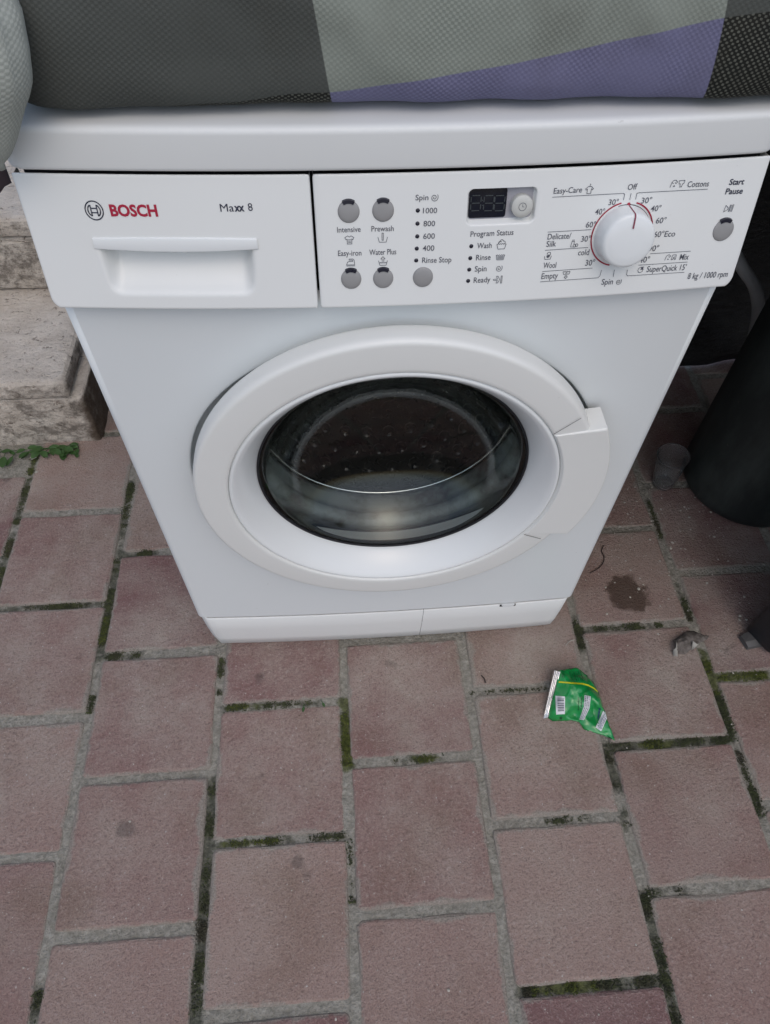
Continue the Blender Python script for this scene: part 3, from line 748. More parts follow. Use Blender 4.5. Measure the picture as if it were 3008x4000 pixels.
for t, a, b in (('Intensive', (1317.6, 907), (1409, 904)), ('Prewash', (1451, 903), (1538, 901)), ('Easy-iron', (1321, 998.6), (1412, 996.5)), ('Water Plus', (1443, 995), (1547.6, 991.7)),
                ('Spin', (1622.7, 781), (1673, 780)), ('1000', (1652, 832), (1707, 831)), ('800', (1654, 882.7), (1699, 882)), ('600', (1653, 932), (1698, 931)), ('400', (1650.7, 979), (1696, 978)),
                ('Rinse Stop', (1649, 1025.7), (1762.6, 1022.7)), ('Program Status', (1837.4, 923.6), (2005, 915.8)), ('Wash', (1863.4, 969), (1919.7, 967)), ('Rinse', (1859, 1015.5), (1915.7, 1013)),
                ('Spin', (1854, 1060), (1900, 1057.8)), ('Ready', (1850, 1103.8), (1914.6, 1100.5)), ('Easy-Care', (2161.8, 755.8), (2272.4, 749.8)), ('Off', (2450.4, 741), (2487, 738)),
                ('30°', (2375.4, 800.3), (2413, 799)), ('40°', (2323, 837.5), (2360, 836)), ('60°', (2287.3, 888), (2325, 886.4)), ('Delicate/', (2138.2, 934.5), (2229, 930)), ('Silk', (2133.4, 963.3), (2171, 961)),
                ('30°', (2268, 943.4), (2305, 941.7)), ('cold', (2256.8, 996.3), (2299.4, 994.6)), ('Wool', (2121.4, 1046.8), (2171, 1044.4)), ('30°', (2284.5, 1036.7), (2321, 1035.5)), ('Empty', (2114, 1089), (2178, 1085.3)),
                ('Spin', (2348, 1111.3), (2392.2, 1109.4)), ('30°', (2502.8, 793.7), (2543.4, 791.5)), ('40°', (2539.8, 824.8), (2579.3, 822.9)), ('60°', (2560, 872), (2599, 870)), ('60°Eco', (2552, 925.5), (2635, 922)),
                ('90°', (2531, 981), (2570.4, 979)), ('40°', (2495, 1025), (2534.7, 1023)), ('Cottons', (2683.3, 730), (2766.6, 726.5)), ('Mix', (2653, 1014), (2688, 1012.3)), ("SuperQuick 15'", (2524.4, 1061.5), (2677, 1053.4)),
                ('8 kg / 1000 rpm', (2684, 1088.6), (2839.7, 1080))):
    text(t, a, b, 21.0 if a[0] < 2100 else 22.0)
text('Start', (2846.7, 721), (2904, 719), 22, 'ink_dark', None, 0.018)
text('Pause', (2831.7, 757.7), (2898.6, 755), 22, 'ink_dark', None, 0.018)
icon((1365, 935), 34, SHIRT+[[(-.3, .0), (.3, .0)], [(-.3, -.3), (.3, -.3)], [(-.3, -.6), (.3, -.6)]])
icon((1495, 927), 36, TUB+[[(-.14, -.5), (-.14, .9), (.14, .9), (.14, -.5), (-.14, -.5)]])
icon((1369.6, 1024), 32, [[(-1, -.55), (-.7, .1), (-.3, .25), (.55, .25), (.4, .55), (-.35, .55), (-.3, .8), (.6, .8), (.85, .5), (.95, -.55), (-1, -.55)], [(-1, -.8), (1, -.8)]])
icon((1496, 1019), 34, TUB+[[(x*.85, y-.45) for x, y in WAVE[0]]]+ARUP)
for p, r_ in (((1697, 770.5), 30), ((1948.4, 1047), 29), ((2416, 1099.7), 26)): icon(p, r_, [spiral()])
icon((1959, 954), 36, TUB+[[(x*.9, y+.02) for x, y in WAVE[0]]]+CLOUD)
icon((1954, 1005), 33, [[(-1, .6), (-.75, -.5), (.75, -.5), (1, .6)], [(x, y+.45) for x, y in WAVE[0]], [(-.7, .25), (.75, .25)], [(-.65, 0), (.7, 0)], [(-.65, -.25), (.65, -.25)]])
icon((1944.6, 1091), 35, [[(-1, .12), (-.1, .12), (-.35, .75), (.0, .75), (.4, 0), (.0, -.75), (-.35, -.75), (-.1, -.12), (-1, -.12), (-1, .12)], [(.7, .8), (.95, .8), (.95, -.8), (.7, -.8), (.7, .8)]])
icon((2302.5, 738), 30, [[(-.4, .6), (-1, .1), (-.8, -.15), (-.5, .1), (-.5, -.95), (.5, -.95), (.5, .1), (.8, -.15), (1, .1), (.4, .6), (-.4, .6)], [(0, .6), (0, .85), (.15, 1.05), (.0, 1.2)]])
icon((2242.4, 949), 30, [[(-.8, -.9), (-.6, .5), (0, .5), (0, -.2)], [(-.45, .5), (-.45, .9)], [(-.1, .5), (-.1, .9)], [(-.8, -.9), (0, -.9)], arc(.2, -.6, .35, 0, 360), arc(.75, -.5, .35, 0, 360)])
icon((2140.6, 998), 27, [[(-1, -.1), (-.8, -.95), (.8, -.95), (1, -.1)], arc(.2, .5, .5, 200, -60)], fills=[[(-.3, -.5), (-.45, .0), (.2, .4), (.6, .2), (.5, -.3), (.1, -.6)]])
icon((2211, 1073), 29, [[(-1, .9), (-.75, .2), (-.4, .2)], [(.4, .2), (.75, .2), (1, .9)], [(x, y+.8) for x, y in WAVE[0]], [(x, -y-.0) for x, y in ARUP[0]], [(-.18, .1), (-.18, .6), (.18, .6), (.18, .1)]])
icon((2632, 716.5), 26, [[(-.9, -.9), (-.6, .5), (-.1, .9), (.5, .9), (1, .4), (.7, 0), (.3, .3)], [(-.5, .3), (-.1, .0)]], fills=[[(-.1, -.8), (.2, -.3), (.6, -.8)]])
icon((2661, 716.5), 24, [[(-.9, .9), (-.7, 0), (-.3, 0), (-.2, -.9), (.3, -.9), (.5, 0), (.8, 0), (1, .9), (-.9, .9)]])
icon((2608, 1004.7), 22, [[(-.9, -.9), (-.6, .5), (-.1, .9), (.5, .9), (1, .4), (.7, 0), (.3, .3)]], fills=[[(-.1, -.8), (.2, -.3), (.6, -.8)]])
icon((2632, 1003.5), 20, [[(-.9, -.9), (-.7, .9), (.8, .9), (.9, -.9), (.4, -.9), (.1, .2), (-.3, -.9), (-.9, -.9)]])
icon((2502, 1053), 22, [arc(0, 0, .95, 60, -280, 24), [(.0, .95), (1, 1)]], fills=[[(0, 0), (.1, .9), (.9, .9), (.9, .1)]])
icon((2846, 812.5), 38, [[(-.9, -.6), (-.75, .6), (-.1, .1), (-.15, -.25), (-.9, -.6)], [(.1, -.6), (.2, .6), (.4, .6), (.3, -.6), (.1, -.6)], [(.6, -.6), (.7, .6), (.95, .6), (.85, -.6), (.6, -.6)]])
rl = Ink()
for pts in ([(2158, 769), (2436, 754), (2440, 758), (2435.5, 779.8)], [(2464.8, 754.6), (2460, 778.6)], [(2140, 905.4), (2309, 895.8)], [(2130, 976.3), (2296, 965.5)], [(2118.5, 1059.3), (2313.3, 1046)],
            [(2110, 1099.7), (2335, 1084), (2343, 1077), (2349.4, 1054)], [(2400, 1053), (2395, 1080.5)], [(2450.4, 1053), (2447.5, 1072), (2451.6, 1076.4), (2672, 1062.4)], [(2482.5, 777.4), (2488, 754), (2496, 751.7), (2763.4, 737.6)],
            [(2540.6, 989.8), (2697.6, 979.8)], [(2494.6, 1034.5), (2685.4, 1022.3)]):
    rl.line([(on_panel(p).x, on_panel(p).z) for p in pts], 0.00042)
rl.done('printed_rule', M['ink'], panel)
# display digits
def bayfn(x, z, off): return (x, panel_y(x, z)+0.0042, z)
sg = Ink()
for (xa, xb) in ((290, 445), (520, 670), (710, 860)):
    A = on_panel((1780+xa*.2225, 700+340*.2225)); B = on_panel((1780+xb*.2225, 700+600*.2225))
    wd = 0.0007; mid = (A.z+B.z)/2; g = 0.0011
    for za in (A.z, mid, B.z): sg.line([(A.x+g, za), (B.x-g, za)], wd, fn=bayfn)
    for xx in (A.x, B.x):
        sg.line([(xx, A.z-g), (xx, mid+g)], wd, fn=bayfn); sg.line([(xx, mid-g), (xx, B.z+g)], wd, fn=bayfn)
for yy in (420, 510):
    A = on_panel((1780+485*.2225, 700+yy*.2225)); sg.poly([(A.x-.0004, A.z-.0004), (A.x+.0004, A.z-.0004), (A.x+.0004, A.z+.0004), (A.x-.0004, A.z+.0004)], fn=bayfn)
sg.done('display_digits', M['seg'], panel)
cc = on_panel((2040, 806))-NRM*0.006
disc('clock_button', cc, 0.0088, [(1.0, -0.001), (1.0, 0.0052), (0.985, 0.0062), (0.93, 0.0068), (0.5, 0.0071), (0.02, 0.0072)], M['clockbtn'], panel)
ck = Ink()
def ckfn(x, z, off):
    p = cc+EXV*x+EZV*z+NRM*(0.0074); return (p.x, p.y, p.z)
ck.line(arc(0, 0, 0.0030, 0, 360, 24), 0.00038, fn=ckfn); ck.line([(0, .0018), (0, 0), (.0013, 0)], 0.00036, fn=ckfn); ck.done('printed_symbol', M['ink'], panel)

# programme knob
kc = on_panel((2428, 915)); KR = 0.0236
kprof = [(1.0, 0.0005), (1.0, 0.0012), (0.985, 0.004), (0.945, 0.0125), (0.93, 0.0155), (0.915, 0.0172), (0.88, 0.0185), (0.80, 0.0192), (0.5, 0.0199), (0.02, 0.0201)]
knob = disc('programme_knob', kc, KR, kprof, M['white_bezel'], panel, 72)
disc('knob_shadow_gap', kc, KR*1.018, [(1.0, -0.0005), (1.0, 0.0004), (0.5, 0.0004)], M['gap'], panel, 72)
def arcband(a0, a1, r0, r1, nm='dial_arc'):
    k = Ink(); N = 60
    pts = [(kc.x+(r0+r1)/2*math.cos(math.radians(a0+(a1-a0)*i/N)), kc.z+(r0+r1)/2*EZV.z*math.sin(math.radians(a0+(a1-a0)*i/N))) for i in range(N+1)]
    k.line(pts, r1-r0); return k.done(nm, M['ink_red'], panel)
def pang(px):
    P = on_panel(px); return math.degrees(math.atan2((P.z-kc.z)/EZV.z, P.x-kc.x)), math.hypot(P.x-kc.x, (P.z-kc.z)/EZV.z)
aa, ra = pang((2426, 804.6)); ab, rb = pang((2377, 1039.6)); ac, rc_ = pang((2482.5, 802.3))
RA = KR*1.10
arcband(aa, (ab % 360), RA-0.00055, RA+0.00055); arcband(ac, -35, RA-0.00055, RA+0.00055)
rd = on_panel((2456, 797)); disc('dial_dot', rd, 0.00135, [(1.0, 0.0003), (0.9, 0.0006), (0.1, 0.0006)], M['ink_red'], panel, 20)
# red marker running up the knob's side and over its face
a_m = math.radians(pang((2456, 797))[0]); mk = Ink(); ux = Vector((math.cos(a_m), math.sin(a_m)))
vs = []; fs = []
for rf, h in [(1.003, 0.0010), (0.989, 0.004), (0.949, 0.0125), (0.936, 0.0158), (0.919, 0.0175), (0.88, 0.0189), (0.80, 0.0196), (0.62, 0.0200), (0.46, 0.0203)]:
    for s in (-1, 1):
        q = ux*(KR*rf)+Vector((-ux.y, ux.x))*s*0.00062
        vs.append(kc+EXV*q.x+EZV*q.y+NRM*(h+0.00025))
for k in range(len(vs)//2-1): fs.append((2*k, 2*k+1, 2*k+3, 2*k+2))
mesh('knob_marker', vs, fs, M['ink_marker'], panel, True)

# ------------------------------------------------------------------ door
HA0, HA1 = math.radians(-29), math.radians(30.5)
ringp = [(0.198, 0.022), (0.200, 0.012), (0.206, -0.002), (0.2140, -0.0125), (0.2235, -0.0190), (0.2255, -0.0198), (0.2263, -0.0212), (0.2263, -0.0235), (0.2262, -0.0345), (0.2260, -0.0370), (0.2254, -0.0392), (0.2244, -0.0409), (0.2230, -0.0420), (0.2212, -0.0425), (0.2195, -0.0427), (0.205, -0.0432), (0.194, -0.0436), (0.1905, -0.0435), (0.1890, -0.0428), (0.1882, -0.0415), (0.1878, -0.0380)]
door = lathe('door', ringp, DC, M['white_ring'], wm, 160)
lathe('inner_bezel', [(0.1878, -0.0385), (0.1868, -0.0415), (0.1850, -0.0425), (0.1830, -0.0418), (0.1780, -0.0375), (0.1700, -0.0285), (0.1640, -0.0200), (0.1605, -0.0135), (0.1585, -0.0090), (0.1580, -0.004)], DC, M['white_bezel'], door, 160)
lathe('glass_seal', [(0.1583, -0.0095), (0.1572, -0.0102), (0.1562, -0.0090), (0.1560, -0.002), (0.1600, 0.004)], DC, M['gap'], door, 128)
# bowl: outer (front) and inner skins of one closed glass body
gf = [(0.001, 0.0800), (0.03, 0.0788), (0.058, 0.0740), (0.082, 0.0660), (0.104, 0.0540), (0.122, 0.0390), (0.135, 0.0230), (0.1435, 0.0080), (0.1490, -0.0020), (0.1525, -0.0072), (0.1555, -0.0085)]
gb_ = [(0.1562, -0.0060), (0.1545, 0.0000), (0.1495, 0.0105), (0.1405, 0.0270), (0.127, 0.0435), (0.108, 0.0592), (0.085, 0.0715), (0.060, 0.0797), (0.031, 0.0846), (0.001, 0.0860)]
lathe('glass_bowl', gf+gb_, DC, M['glass'], door, 128)
# handle: sector standing proud of the ring on the right, flat shelf on top
def sector(name, ao, ai, r0, r1, y0, y1, mat, parent, bev=0.0018):
    N = 36; vs = []
    def pt(r, a, y): return (r*math.cos(a), y, DC[2]+r*math.sin(a))
    lay = [(0.0, y0), (0.0, y1+bev), (bev*0.35, y1+bev*0.35), (bev, y1)]
    for ins, y in lay:
        o0, o1, i0, i1 = ao[0]+ins/r1, ao[1]-ins/r1, ai[0]+ins/r0, ai[1]-ins/r0
        vs += [pt(r1-ins, o0+(o1-o0)*k/N, y) for k in range(N+1)]+[pt(r0+ins, i1-(i1-i0)*k/N, y) for k in range(N+1)]
    L = 2*(N+1); b = (len(lay)-1)*L
    fs = gridfaces(L, len(lay), True)+[(b+k, b+k+1, b+L-2-k, b+L-1-k) for k in range(N)]
    return mesh(name, vs, fs, mat, parent, False)
hd = sector('door_handle', (math.radians(-23.5), math.radians(24.5)), (math.radians(-28.5), math.radians(29.5)), 0.1892, 0.2418, -0.012, -0.0446, M['white_ring'], door)
def ringfn(x, z, off): return (x, -0.0447, DC[2]+z)
for ang, r0_, r1_, da, wd_ in ((HA1, 0.1895, 0.2215, 0.035, 0.0006), (HA0, 0.1885, 0.2150, 0.005, 0.0008)):
    sm_ = Ink(); sm_.line([(r0_*math.cos(ang), r0_*math.sin(ang)), (r1_*math.cos(ang+da), r1_*math.sin(ang+da))], wd_, fn=ringfn)
    sm_.done('handle_seam', M['gap'], door)

# drum and gasket
lathe('door_gasket', [(0.2000, 0.048), (0.178, 0.036), (0.166, 0.030), (0.1600, 0.036), (0.1575, 0.045), (0.163, 0.052), (0.170, 0.058), (0.173, 0.068), (0.170, 0.080), (0.176, 0.094), (0.195, 0.10)], DC, M['rubber'], wm, 96)
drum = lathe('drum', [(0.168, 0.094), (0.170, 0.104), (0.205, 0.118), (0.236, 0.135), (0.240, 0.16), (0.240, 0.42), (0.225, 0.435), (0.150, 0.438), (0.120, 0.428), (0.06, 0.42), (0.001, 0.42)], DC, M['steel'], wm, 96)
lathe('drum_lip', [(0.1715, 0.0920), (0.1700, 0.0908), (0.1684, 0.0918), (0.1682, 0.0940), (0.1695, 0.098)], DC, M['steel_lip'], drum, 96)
dv, df = [], []
for j in range(4):
    for i in range(40):
        a = 2*math.pi*(i+0.5*(j % 2))/40; y = 0.160+0.040*j; r0 = 0.2395
        n0 = len(dv); c_ = Vector((r0*math.cos(a), y, DC[2]+r0*math.sin(a))); inn = Vector((-math.cos(a), 0, -math.sin(a))); tan = Vector((-math.sin(a), 0, math.cos(a)))
        for lv, (rr, h) in enumerate(((0.0105, 0.0), (0.0085, 0.003), (0.004, 0.0048))):
            for k in range(8): th = k*math.pi/4; dv.append(c_+tan*rr*math.cos(th)+Vector((0, rr*1.2*math.sin(th), 0))+inn*h)
        for lv in range(2):
            for k in range(8): df.append((n0+lv*8+k, n0+lv*8+(k+1) % 8, n0+lv*8+8+(k+1) % 8, n0+lv*8+8+k))
        df.append(tuple(n0+16+k for k in range(8)))
tag(mesh('drum_dimples', dv, df, M['steel'], drum, True), kind='stuff')
for k in range(3):
    a = math.radians(90+120*k); vs = []
    rad_, tn = Vector((math.cos(a), 0, math.sin(a))), Vector((-math.sin(a), 0, math.cos(a)))
    for y in (0.15, 0.17, 0.40, 0.425):
        hgt = 0.05 if 0.16 < y < 0.41 else 0.02
        for (t, h) in ((-0.035, 0), (-0.018, 0.7), (-0.006, 1), (0.006, 1), (0.018, 0.7), (0.035, 0)):
            vs.append(Vector((0, y, DC[2]))+rad_*(0.239-h*hgt)+tn*t)
    mesh('drum_lifter', vs, gridfaces(6, 4), M['steel'], drum, True)
box('inner_shroud', (-0.27, 0.445, 0.19), (0.27, 0.449, 0.735), M['gap'], wm)

# grey drain hose looping out behind the right side
hp = smoothcurve([(0.24, 0.585, 0.62), (0.36, 0.60, 0.62), (0.50, 0.575, 0.50), (0.600, 0.53, 0.425), (0.655, 0.50, 0.366), (0.700, 0.50, 0.320), (0.735, 0.505, 0.262), (0.765, 0.52, 0.19), (0.82, 0.55, 0.09), (0.93, 0.57, 0.014), (1.05, 0.57, 0.0125)], 26)
tube('drain_hose', hp, 0.0105, M['hose'], wm, 12, 0.10)

# ================================================================== THINGS ROUND THE MACHINE
# ---- patterned woven cover wrapped round a long bundle on the worktop
YF = 0.015
def cl(p): return onplane(p, YF)
b1a, b1b = cl((675*OV, 0)), cl((720*OV, 240*OV)); b2a, b2b = cl((1572*OV, 0)), cl((1515*OV, 240*OV))
def lin(a, b, z): return a.x+(b.x-a.x)*(z-a.z)/(b.z-a.z)
zl = [(cl(p).x, cl(p).z) for p in ((451, 436), (1000, 397), (1283, 361), (2000, 250), (2824, 67), (3008, 36))]
def pattern(x, z): return (min(x-lin(b1a, b1b, z), lin(b2a, b2b, z)-x), z-interp(x, zl), 0.0)
prof = [(0.120, 0.8545), (0.075, 0.8550), (0.044, 0.8555), (0.028, 0.8575), (0.0195, 0.8615), (0.0150, 0.8690), (0.0130, 0.8800), (0.0125, 0.8940), (0.0125, 0.9070), (0.0135, 0.9200), (0.0165, 0.9350), (0.022, 0.9520), (0.032, 0.9700), (0.050, 0.9880), (0.08, 1.004), (0.14, 1.018), (0.24, 1.026), (0.36, 1.024), (0.45, 1.012), (0.51, 0.985), (0.545, 0.94), (0.552, 0.90), (0.53, 0.865), (0.45, 0.8555), (0.28, 0.8545)]
dense = []
pp = smoothcurve([(0, y, z) for y, z in prof], 4)
nxc = 220; vs = []; pat = []; uvs = []; arc_l = 0; prev = None
for k, p in enumerate(pp):
    if prev is not None: arc_l += (p-prev).length
    prev = p
    for i in range(nxc):
        x = -0.318+1.168*i/(nxc-1)  # unseen right overhang added to shade the ground beside the machine
        a = noise.noise((x*5, p.z*9, 2)); b = noise.noise((x*17+p.z*12, p.z*10, 5)); c = noise.noise((x*42, p.z*30, 9))
        front = sstep(0.30, 0.02, p.y); lowb = sstep(0.895, 0.857, p.z)*front
        y = p.y-front*(0.0065*a+0.0024*b+0.0005*c+0.0018*math.sin(x*30+p.z*60+4*a)*sstep(-0.1, 0.3, b))*(1-lowb)+lowb*(0.007*noise.noise((x*9, 1, 1))+0.004*noise.noise((x*23, 4, 1)))
        z = p.z+0.004*a*(1-front)*sstep(0.87, 0.95, p.z)
        if lowb > 0 and p.y < 0.2:
            z += sstep(0.856, 0.866, p.z)*lowb*(0.0045*noise.noise((x*7, 7, 1))+0.0030*noise.noise((x*19, 3, 1)))
            z = max(z, 0.8532)
        # the bundle narrows to rounded ends
        ed = min(x+0.318, 0.85-x); sq = 1.0
        if ed < 0.06: sq = math.sqrt(max(0.0, 1-(1-ed/0.06)**2))
        if ed < 0.06:
            cy, cz = 0.28, 0.94; y = cy+(y-cy)*(0.55+0.45*sq); z = cz+(z-cz)*(0.5+0.5*sq)
        vs.append((x, y, max(z, 0.8530))); pat.append(pattern(x, p.z if p.y < 0.25 else 1.05)); uvs.append((x, arc_l))
fs = gridfaces(nxc, len(pp)); N = len(pp)
fs += [tuple(k*nxc for k in range(N)), tuple(k*nxc+nxc-1 for k in range(N))]
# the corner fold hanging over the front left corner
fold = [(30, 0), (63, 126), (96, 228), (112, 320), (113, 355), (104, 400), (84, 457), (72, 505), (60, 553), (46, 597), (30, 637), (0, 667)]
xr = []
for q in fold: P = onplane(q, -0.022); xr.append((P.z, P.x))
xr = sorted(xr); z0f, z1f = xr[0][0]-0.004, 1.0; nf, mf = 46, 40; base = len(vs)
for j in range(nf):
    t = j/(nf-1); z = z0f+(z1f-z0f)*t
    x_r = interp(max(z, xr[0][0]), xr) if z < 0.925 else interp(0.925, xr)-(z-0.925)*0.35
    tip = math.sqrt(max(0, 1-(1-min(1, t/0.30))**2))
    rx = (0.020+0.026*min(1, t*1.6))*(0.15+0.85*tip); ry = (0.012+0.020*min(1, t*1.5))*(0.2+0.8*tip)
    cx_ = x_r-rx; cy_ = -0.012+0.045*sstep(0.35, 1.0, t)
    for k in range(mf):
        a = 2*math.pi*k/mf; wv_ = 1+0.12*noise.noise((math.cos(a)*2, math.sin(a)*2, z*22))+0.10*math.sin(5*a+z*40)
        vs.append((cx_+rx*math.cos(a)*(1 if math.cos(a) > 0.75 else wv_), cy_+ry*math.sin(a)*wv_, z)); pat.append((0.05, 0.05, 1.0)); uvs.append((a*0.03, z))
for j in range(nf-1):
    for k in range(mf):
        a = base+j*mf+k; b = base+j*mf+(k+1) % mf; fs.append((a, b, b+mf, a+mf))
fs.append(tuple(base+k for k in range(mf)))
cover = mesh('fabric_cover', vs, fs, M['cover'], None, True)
me = cover.data; at = me.attributes.new('pattern', 'FLOAT_VECTOR', 'POINT'); at.data.foreach_set('vector', [c for p in pat for c in p])
ul = me.uv_layers.new(name='UVMap')
for lp in me.loops: ul.data[lp.index].uv = uvs[lp.vertex_index]
tag(cover, 'grey, sage and lavender checked woven cover bundled on top of the washing machine', 'fabric cover')
lw = [(64, 714), (36, 729), (25, 745), (14, 759), (0, 770), (-40, 790), (-90, 800)]
vs = []
for q in lw:
    P = onplane(q, 0.10); vs += [(P.x-0.004, 0.10, P.z), (P.x-0.012, 0.125, (P.z+0.86)/2), (P.x+0.004, 0.10, 0.868)]
fs = []
for k in range(len(lw)-1):
    for j in range(2): fs.append((3*k+j, 3*k+3+j, 3*k+4+j, 3*k+1+j))
ln = mesh('plum_flap', vs, fs, M['plum_flap'], cover, True); md = ln.modifiers.new('thick', 'SOLIDIFY'); md.thickness = 0.003  # dark plum flap hanging left of the machine

# ---- dark cylindrical bin
pot = lathe('waste_bin', [(0.001, 0.001), (0.100, 0.001), (0.113, 0.004), (0.1205, 0.012), (0.1230, 0.026), (0.1235, 0.06), (0.1275, 0.548), (0.1280, 0.552), (0.1330, 0.556), (0.1345, 0.566), (0.1335, 0.576), (0.130, 0.579), (0.126, 0.575), (0.1225, 0.548), (0.118, 0.02), (0.001, 0.02)], (0.742, 0.300, 0), M['pot'], None, 72, 'z')
tag(pot, 'tall dark green black cylindrical bin standing right of the washing machine', 'bin')

# ---- black slab leg with a grey foot; unseen top added to shade the gap
A = Vector((0.645, -0.076, 0)); bk = Vector((-0.026, 0.051, 0)); dr = Vector((0.89, 0.456, 0))
pn = tag(empty('table', (0.75, 0.0, 0)), 'black slab leg with grey metal foot cut off by the right edge, under an added unseen top', 'table')
def slab(name, co, z0, z1, bev):
    bm = bmesh.new(); vb = [bm.verts.new((c[0], c[1], z0)) for c in co]; vt = [bm.verts.new((c[0], c[1], z1)) for c in co]
    bm.faces.new(vb); bm.faces.new(vt)
    for k in range(4): bm.faces.new((vb[k], vb[(k+1) % 4], vt[(k+1) % 4], vt[k]))
    bmesh.ops.recalc_face_normals(bm, faces=bm.faces[:]); bmesh.ops.bevel(bm, geom=bm.edges[:], offset=bev, segments=4, affect='EDGES', profile=0.5)
    me = bpy.data.meshes.new(name); bm.to_mesh(me); bm.free(); me.polygons.foreach_set('use_smooth', [True]*len(me.polygons)); me.materials.append(M['black_plastic'])
    return link(bpy.data.objects.new(name, me), pn)
slab('leg', [A, A+dr*0.22, A+dr*0.22+bk, A+bk], 0.004, 0.722, 0.009)
slab('leg', [(1.50, -0.06), (1.56, -0.06), (1.56, 0.36), (1.50, 0.36)], 0.0, 0.722, 0.009)  # unseen far leg, added under the unseen top
slab('shade_top', [(0.37, -0.22), (1.61, -0.22), (1.61, 0.565), (0.57, 0.565)], 0.7222, 0.755, 0.006)  # unseen top, added to keep sky light off the right gap
ft = [(0.6075, -0.037), (0.6135, -0.0605), (0.6420, -0.0560), (0.6340, -0.0270)]
vs = [(x, y, 0.0006) for x, y in ft]+[(ft[0][0], ft[0][1], 0.009), (ft[1][0]+.001, ft[1][1]+.002, 0.006), (ft[2][0], ft[2][1]+.002, 0.006), (ft[3][0], ft[3][1], 0.012)]+[(0.6110, -0.0500, 0.0105), (0.6400, -0.0450, 0.0115)]
mesh('metal_foot', vs, [(0, 1, 2, 3), (1, 5, 6, 2), (5, 8, 9, 6), (8, 4, 7, 9), (0, 4, 8), (0, 8, 5, 1), (3, 2, 6, 9), (3, 9, 7), (0, 3, 7, 4)], M['foot'], pn)

# ---- clear plastic cup
rp = [(0.0005, 0.0030), (0.0185, 0.0030), (0.0200, 0.0010), (0.0208, 0.0012), (0.0214, 0.004)]
for k in range(12): z = 0.012+k*0.0058; rp.append((0.0215+0.0075*(z/0.085)+(0.0006 if k % 2 else 0), z))
rp += [(0.0292, 0.083), (0.0305, 0.0845), (0.0308, 0.0860), (0.0300, 0.0868), (0.0285, 0.0850)]
rp += [(0.0205+0.0075*(z/0.085), z) for z in (0.07, 0.04, 0.012)]+[(0.0195, 0.0042), (0.0005, 0.0042)]
cup = lathe('plastic_cup', rp, (0, 0, 0), M['cup'], None, 40, 'z')
cup.location = (0.578, 0.304, 0.0012); cup.rotation_euler = (0.0, -0.10, 0.0)
cup.location.z = 0.0034
tag(cup, 'clear ribbed plastic cup standing in the shade beside the dark bin', 'cup')

# ---- green snack wrapper
def wp(x, y, h): return ground((2000+x*.3608, 2500+y*.3608), h)
wr = tag(empty('snack_wrapper', ground((2250, 2780))), 'crumpled green foil snack wrapper with silver torn end on the pavers', 'wrapper')
bd = [(505, 335, .030), (610, 312, .026), (710, 305, .016), (820, 380, .009), (900, 490, .010), (945, 590, .013), (985, 690, .014), (1012, 780, .012), (1030, 870, .009), (1075, 980, .005), (1115, 1092, .0012), (985, 1030, .0012), (780, 970, .0015), (725, 890, .006), (640, 868, .009), (540, 877, .0025), (440, 880, .0015), (388, 842, .003), (420, 700, .018), (470, 520, .027)]
inn = [(600, 580, .034), (700, 560, .036), (780, 610, .033), (862, 625, .036), (680, 800, .006), (910, 895, .004), (850, 770, .010), (530, 620, .033), (570, 800, .018), (660, 470, .036), (850, 500, .027), (560, 450, .034), (760, 440, .028), (480, 760, .022), (640, 700, .027), (740, 700, .030), (790, 830, .014), (930, 690, .032), (890, 740, .012), (960, 900, .012), (1000, 970, .009), (850, 930, .008), (620, 390, .030), (740, 370, .020)]
pts3 = [wp(*q) for q in bd+inn]; p2 = [Vector((p.x, p.y)) for p in pts3]
p2 = [Vector((q[0], -q[1])) for q in bd+inn]
vo, eo, fo, ov, oe, of = delaunay_2d_cdt(p2, [(k, (k+1) % len(bd)) for k in range(len(bd))], [], 1, 1e-4)
idx = [o_[0] for o_ in ov]; vs = [pts3[k] for k in idx]
bm = bmesh.new(); bv = [bm.verts.new(v) for v in vs]
for f_ in fo: bm.faces.new([bv[k] for k in f_])
bmesh.ops.recalc_face_normals(bm, faces=bm.faces[:])
if sum(f_.normal.z for f_ in bm.faces) < 0: bmesh.ops.reverse_faces(bm, faces=bm.faces[:])
bmesh.ops.subdivide_edges(bm, edges=bm.edges[:], cuts=3, use_grid_fill=True, smooth=0.25)
bm.normal_update()
for v in bm.verts:
    v.co.z += 0.0040*noise.noise(v.co*80)-0.0050*abs(noise.noise(v.co*110+Vector((3, 1, 0))))+0.001; v.co.z = max(v.co.z, 0.0012)
bvh = BVHTree.FromBMesh(bm)
# underside, so that the packet is a closed body
bnd = [e_ for e_ in bm.edges if e_.is_boundary]
ex = bmesh.ops.extrude_edge_only(bm, edges=bnd); nv_ = [g for g in ex['geom'] if isinstance(g, bmesh.types.BMVert)]
cen = wp(700, 700, 0.0)
for v in nv_: v.co = Vector((v.co.x+(cen.x-v.co.x)*0.12, v.co.y+(cen.y-v.co.y)*0.12, 0.0009))
bmesh.ops.contextual_create(bm, geom=[e_ for e_ in bm.edges if e_.is_boundary])
bmesh.ops.recalc_face_normals(bm, faces=bm.faces[:])
me = bpy.data.meshes.new('packet'); bm.to_mesh(me); bm.free(); me.materials.append(M['foil'])
me.polygons.foreach_set('use_smooth', [True]*len(me.polygons))
link(bpy.data.objects.new('packet', me), wr)
def drop(x, y, lift):
    px_ = (2000+x*.3608, 2500+y*.3608); d = ray(px_).normalized(); loc, nr, ix, ds = bvh.ray_cast(CAM, d)
    if loc is None: return None
    return loc-d*lift
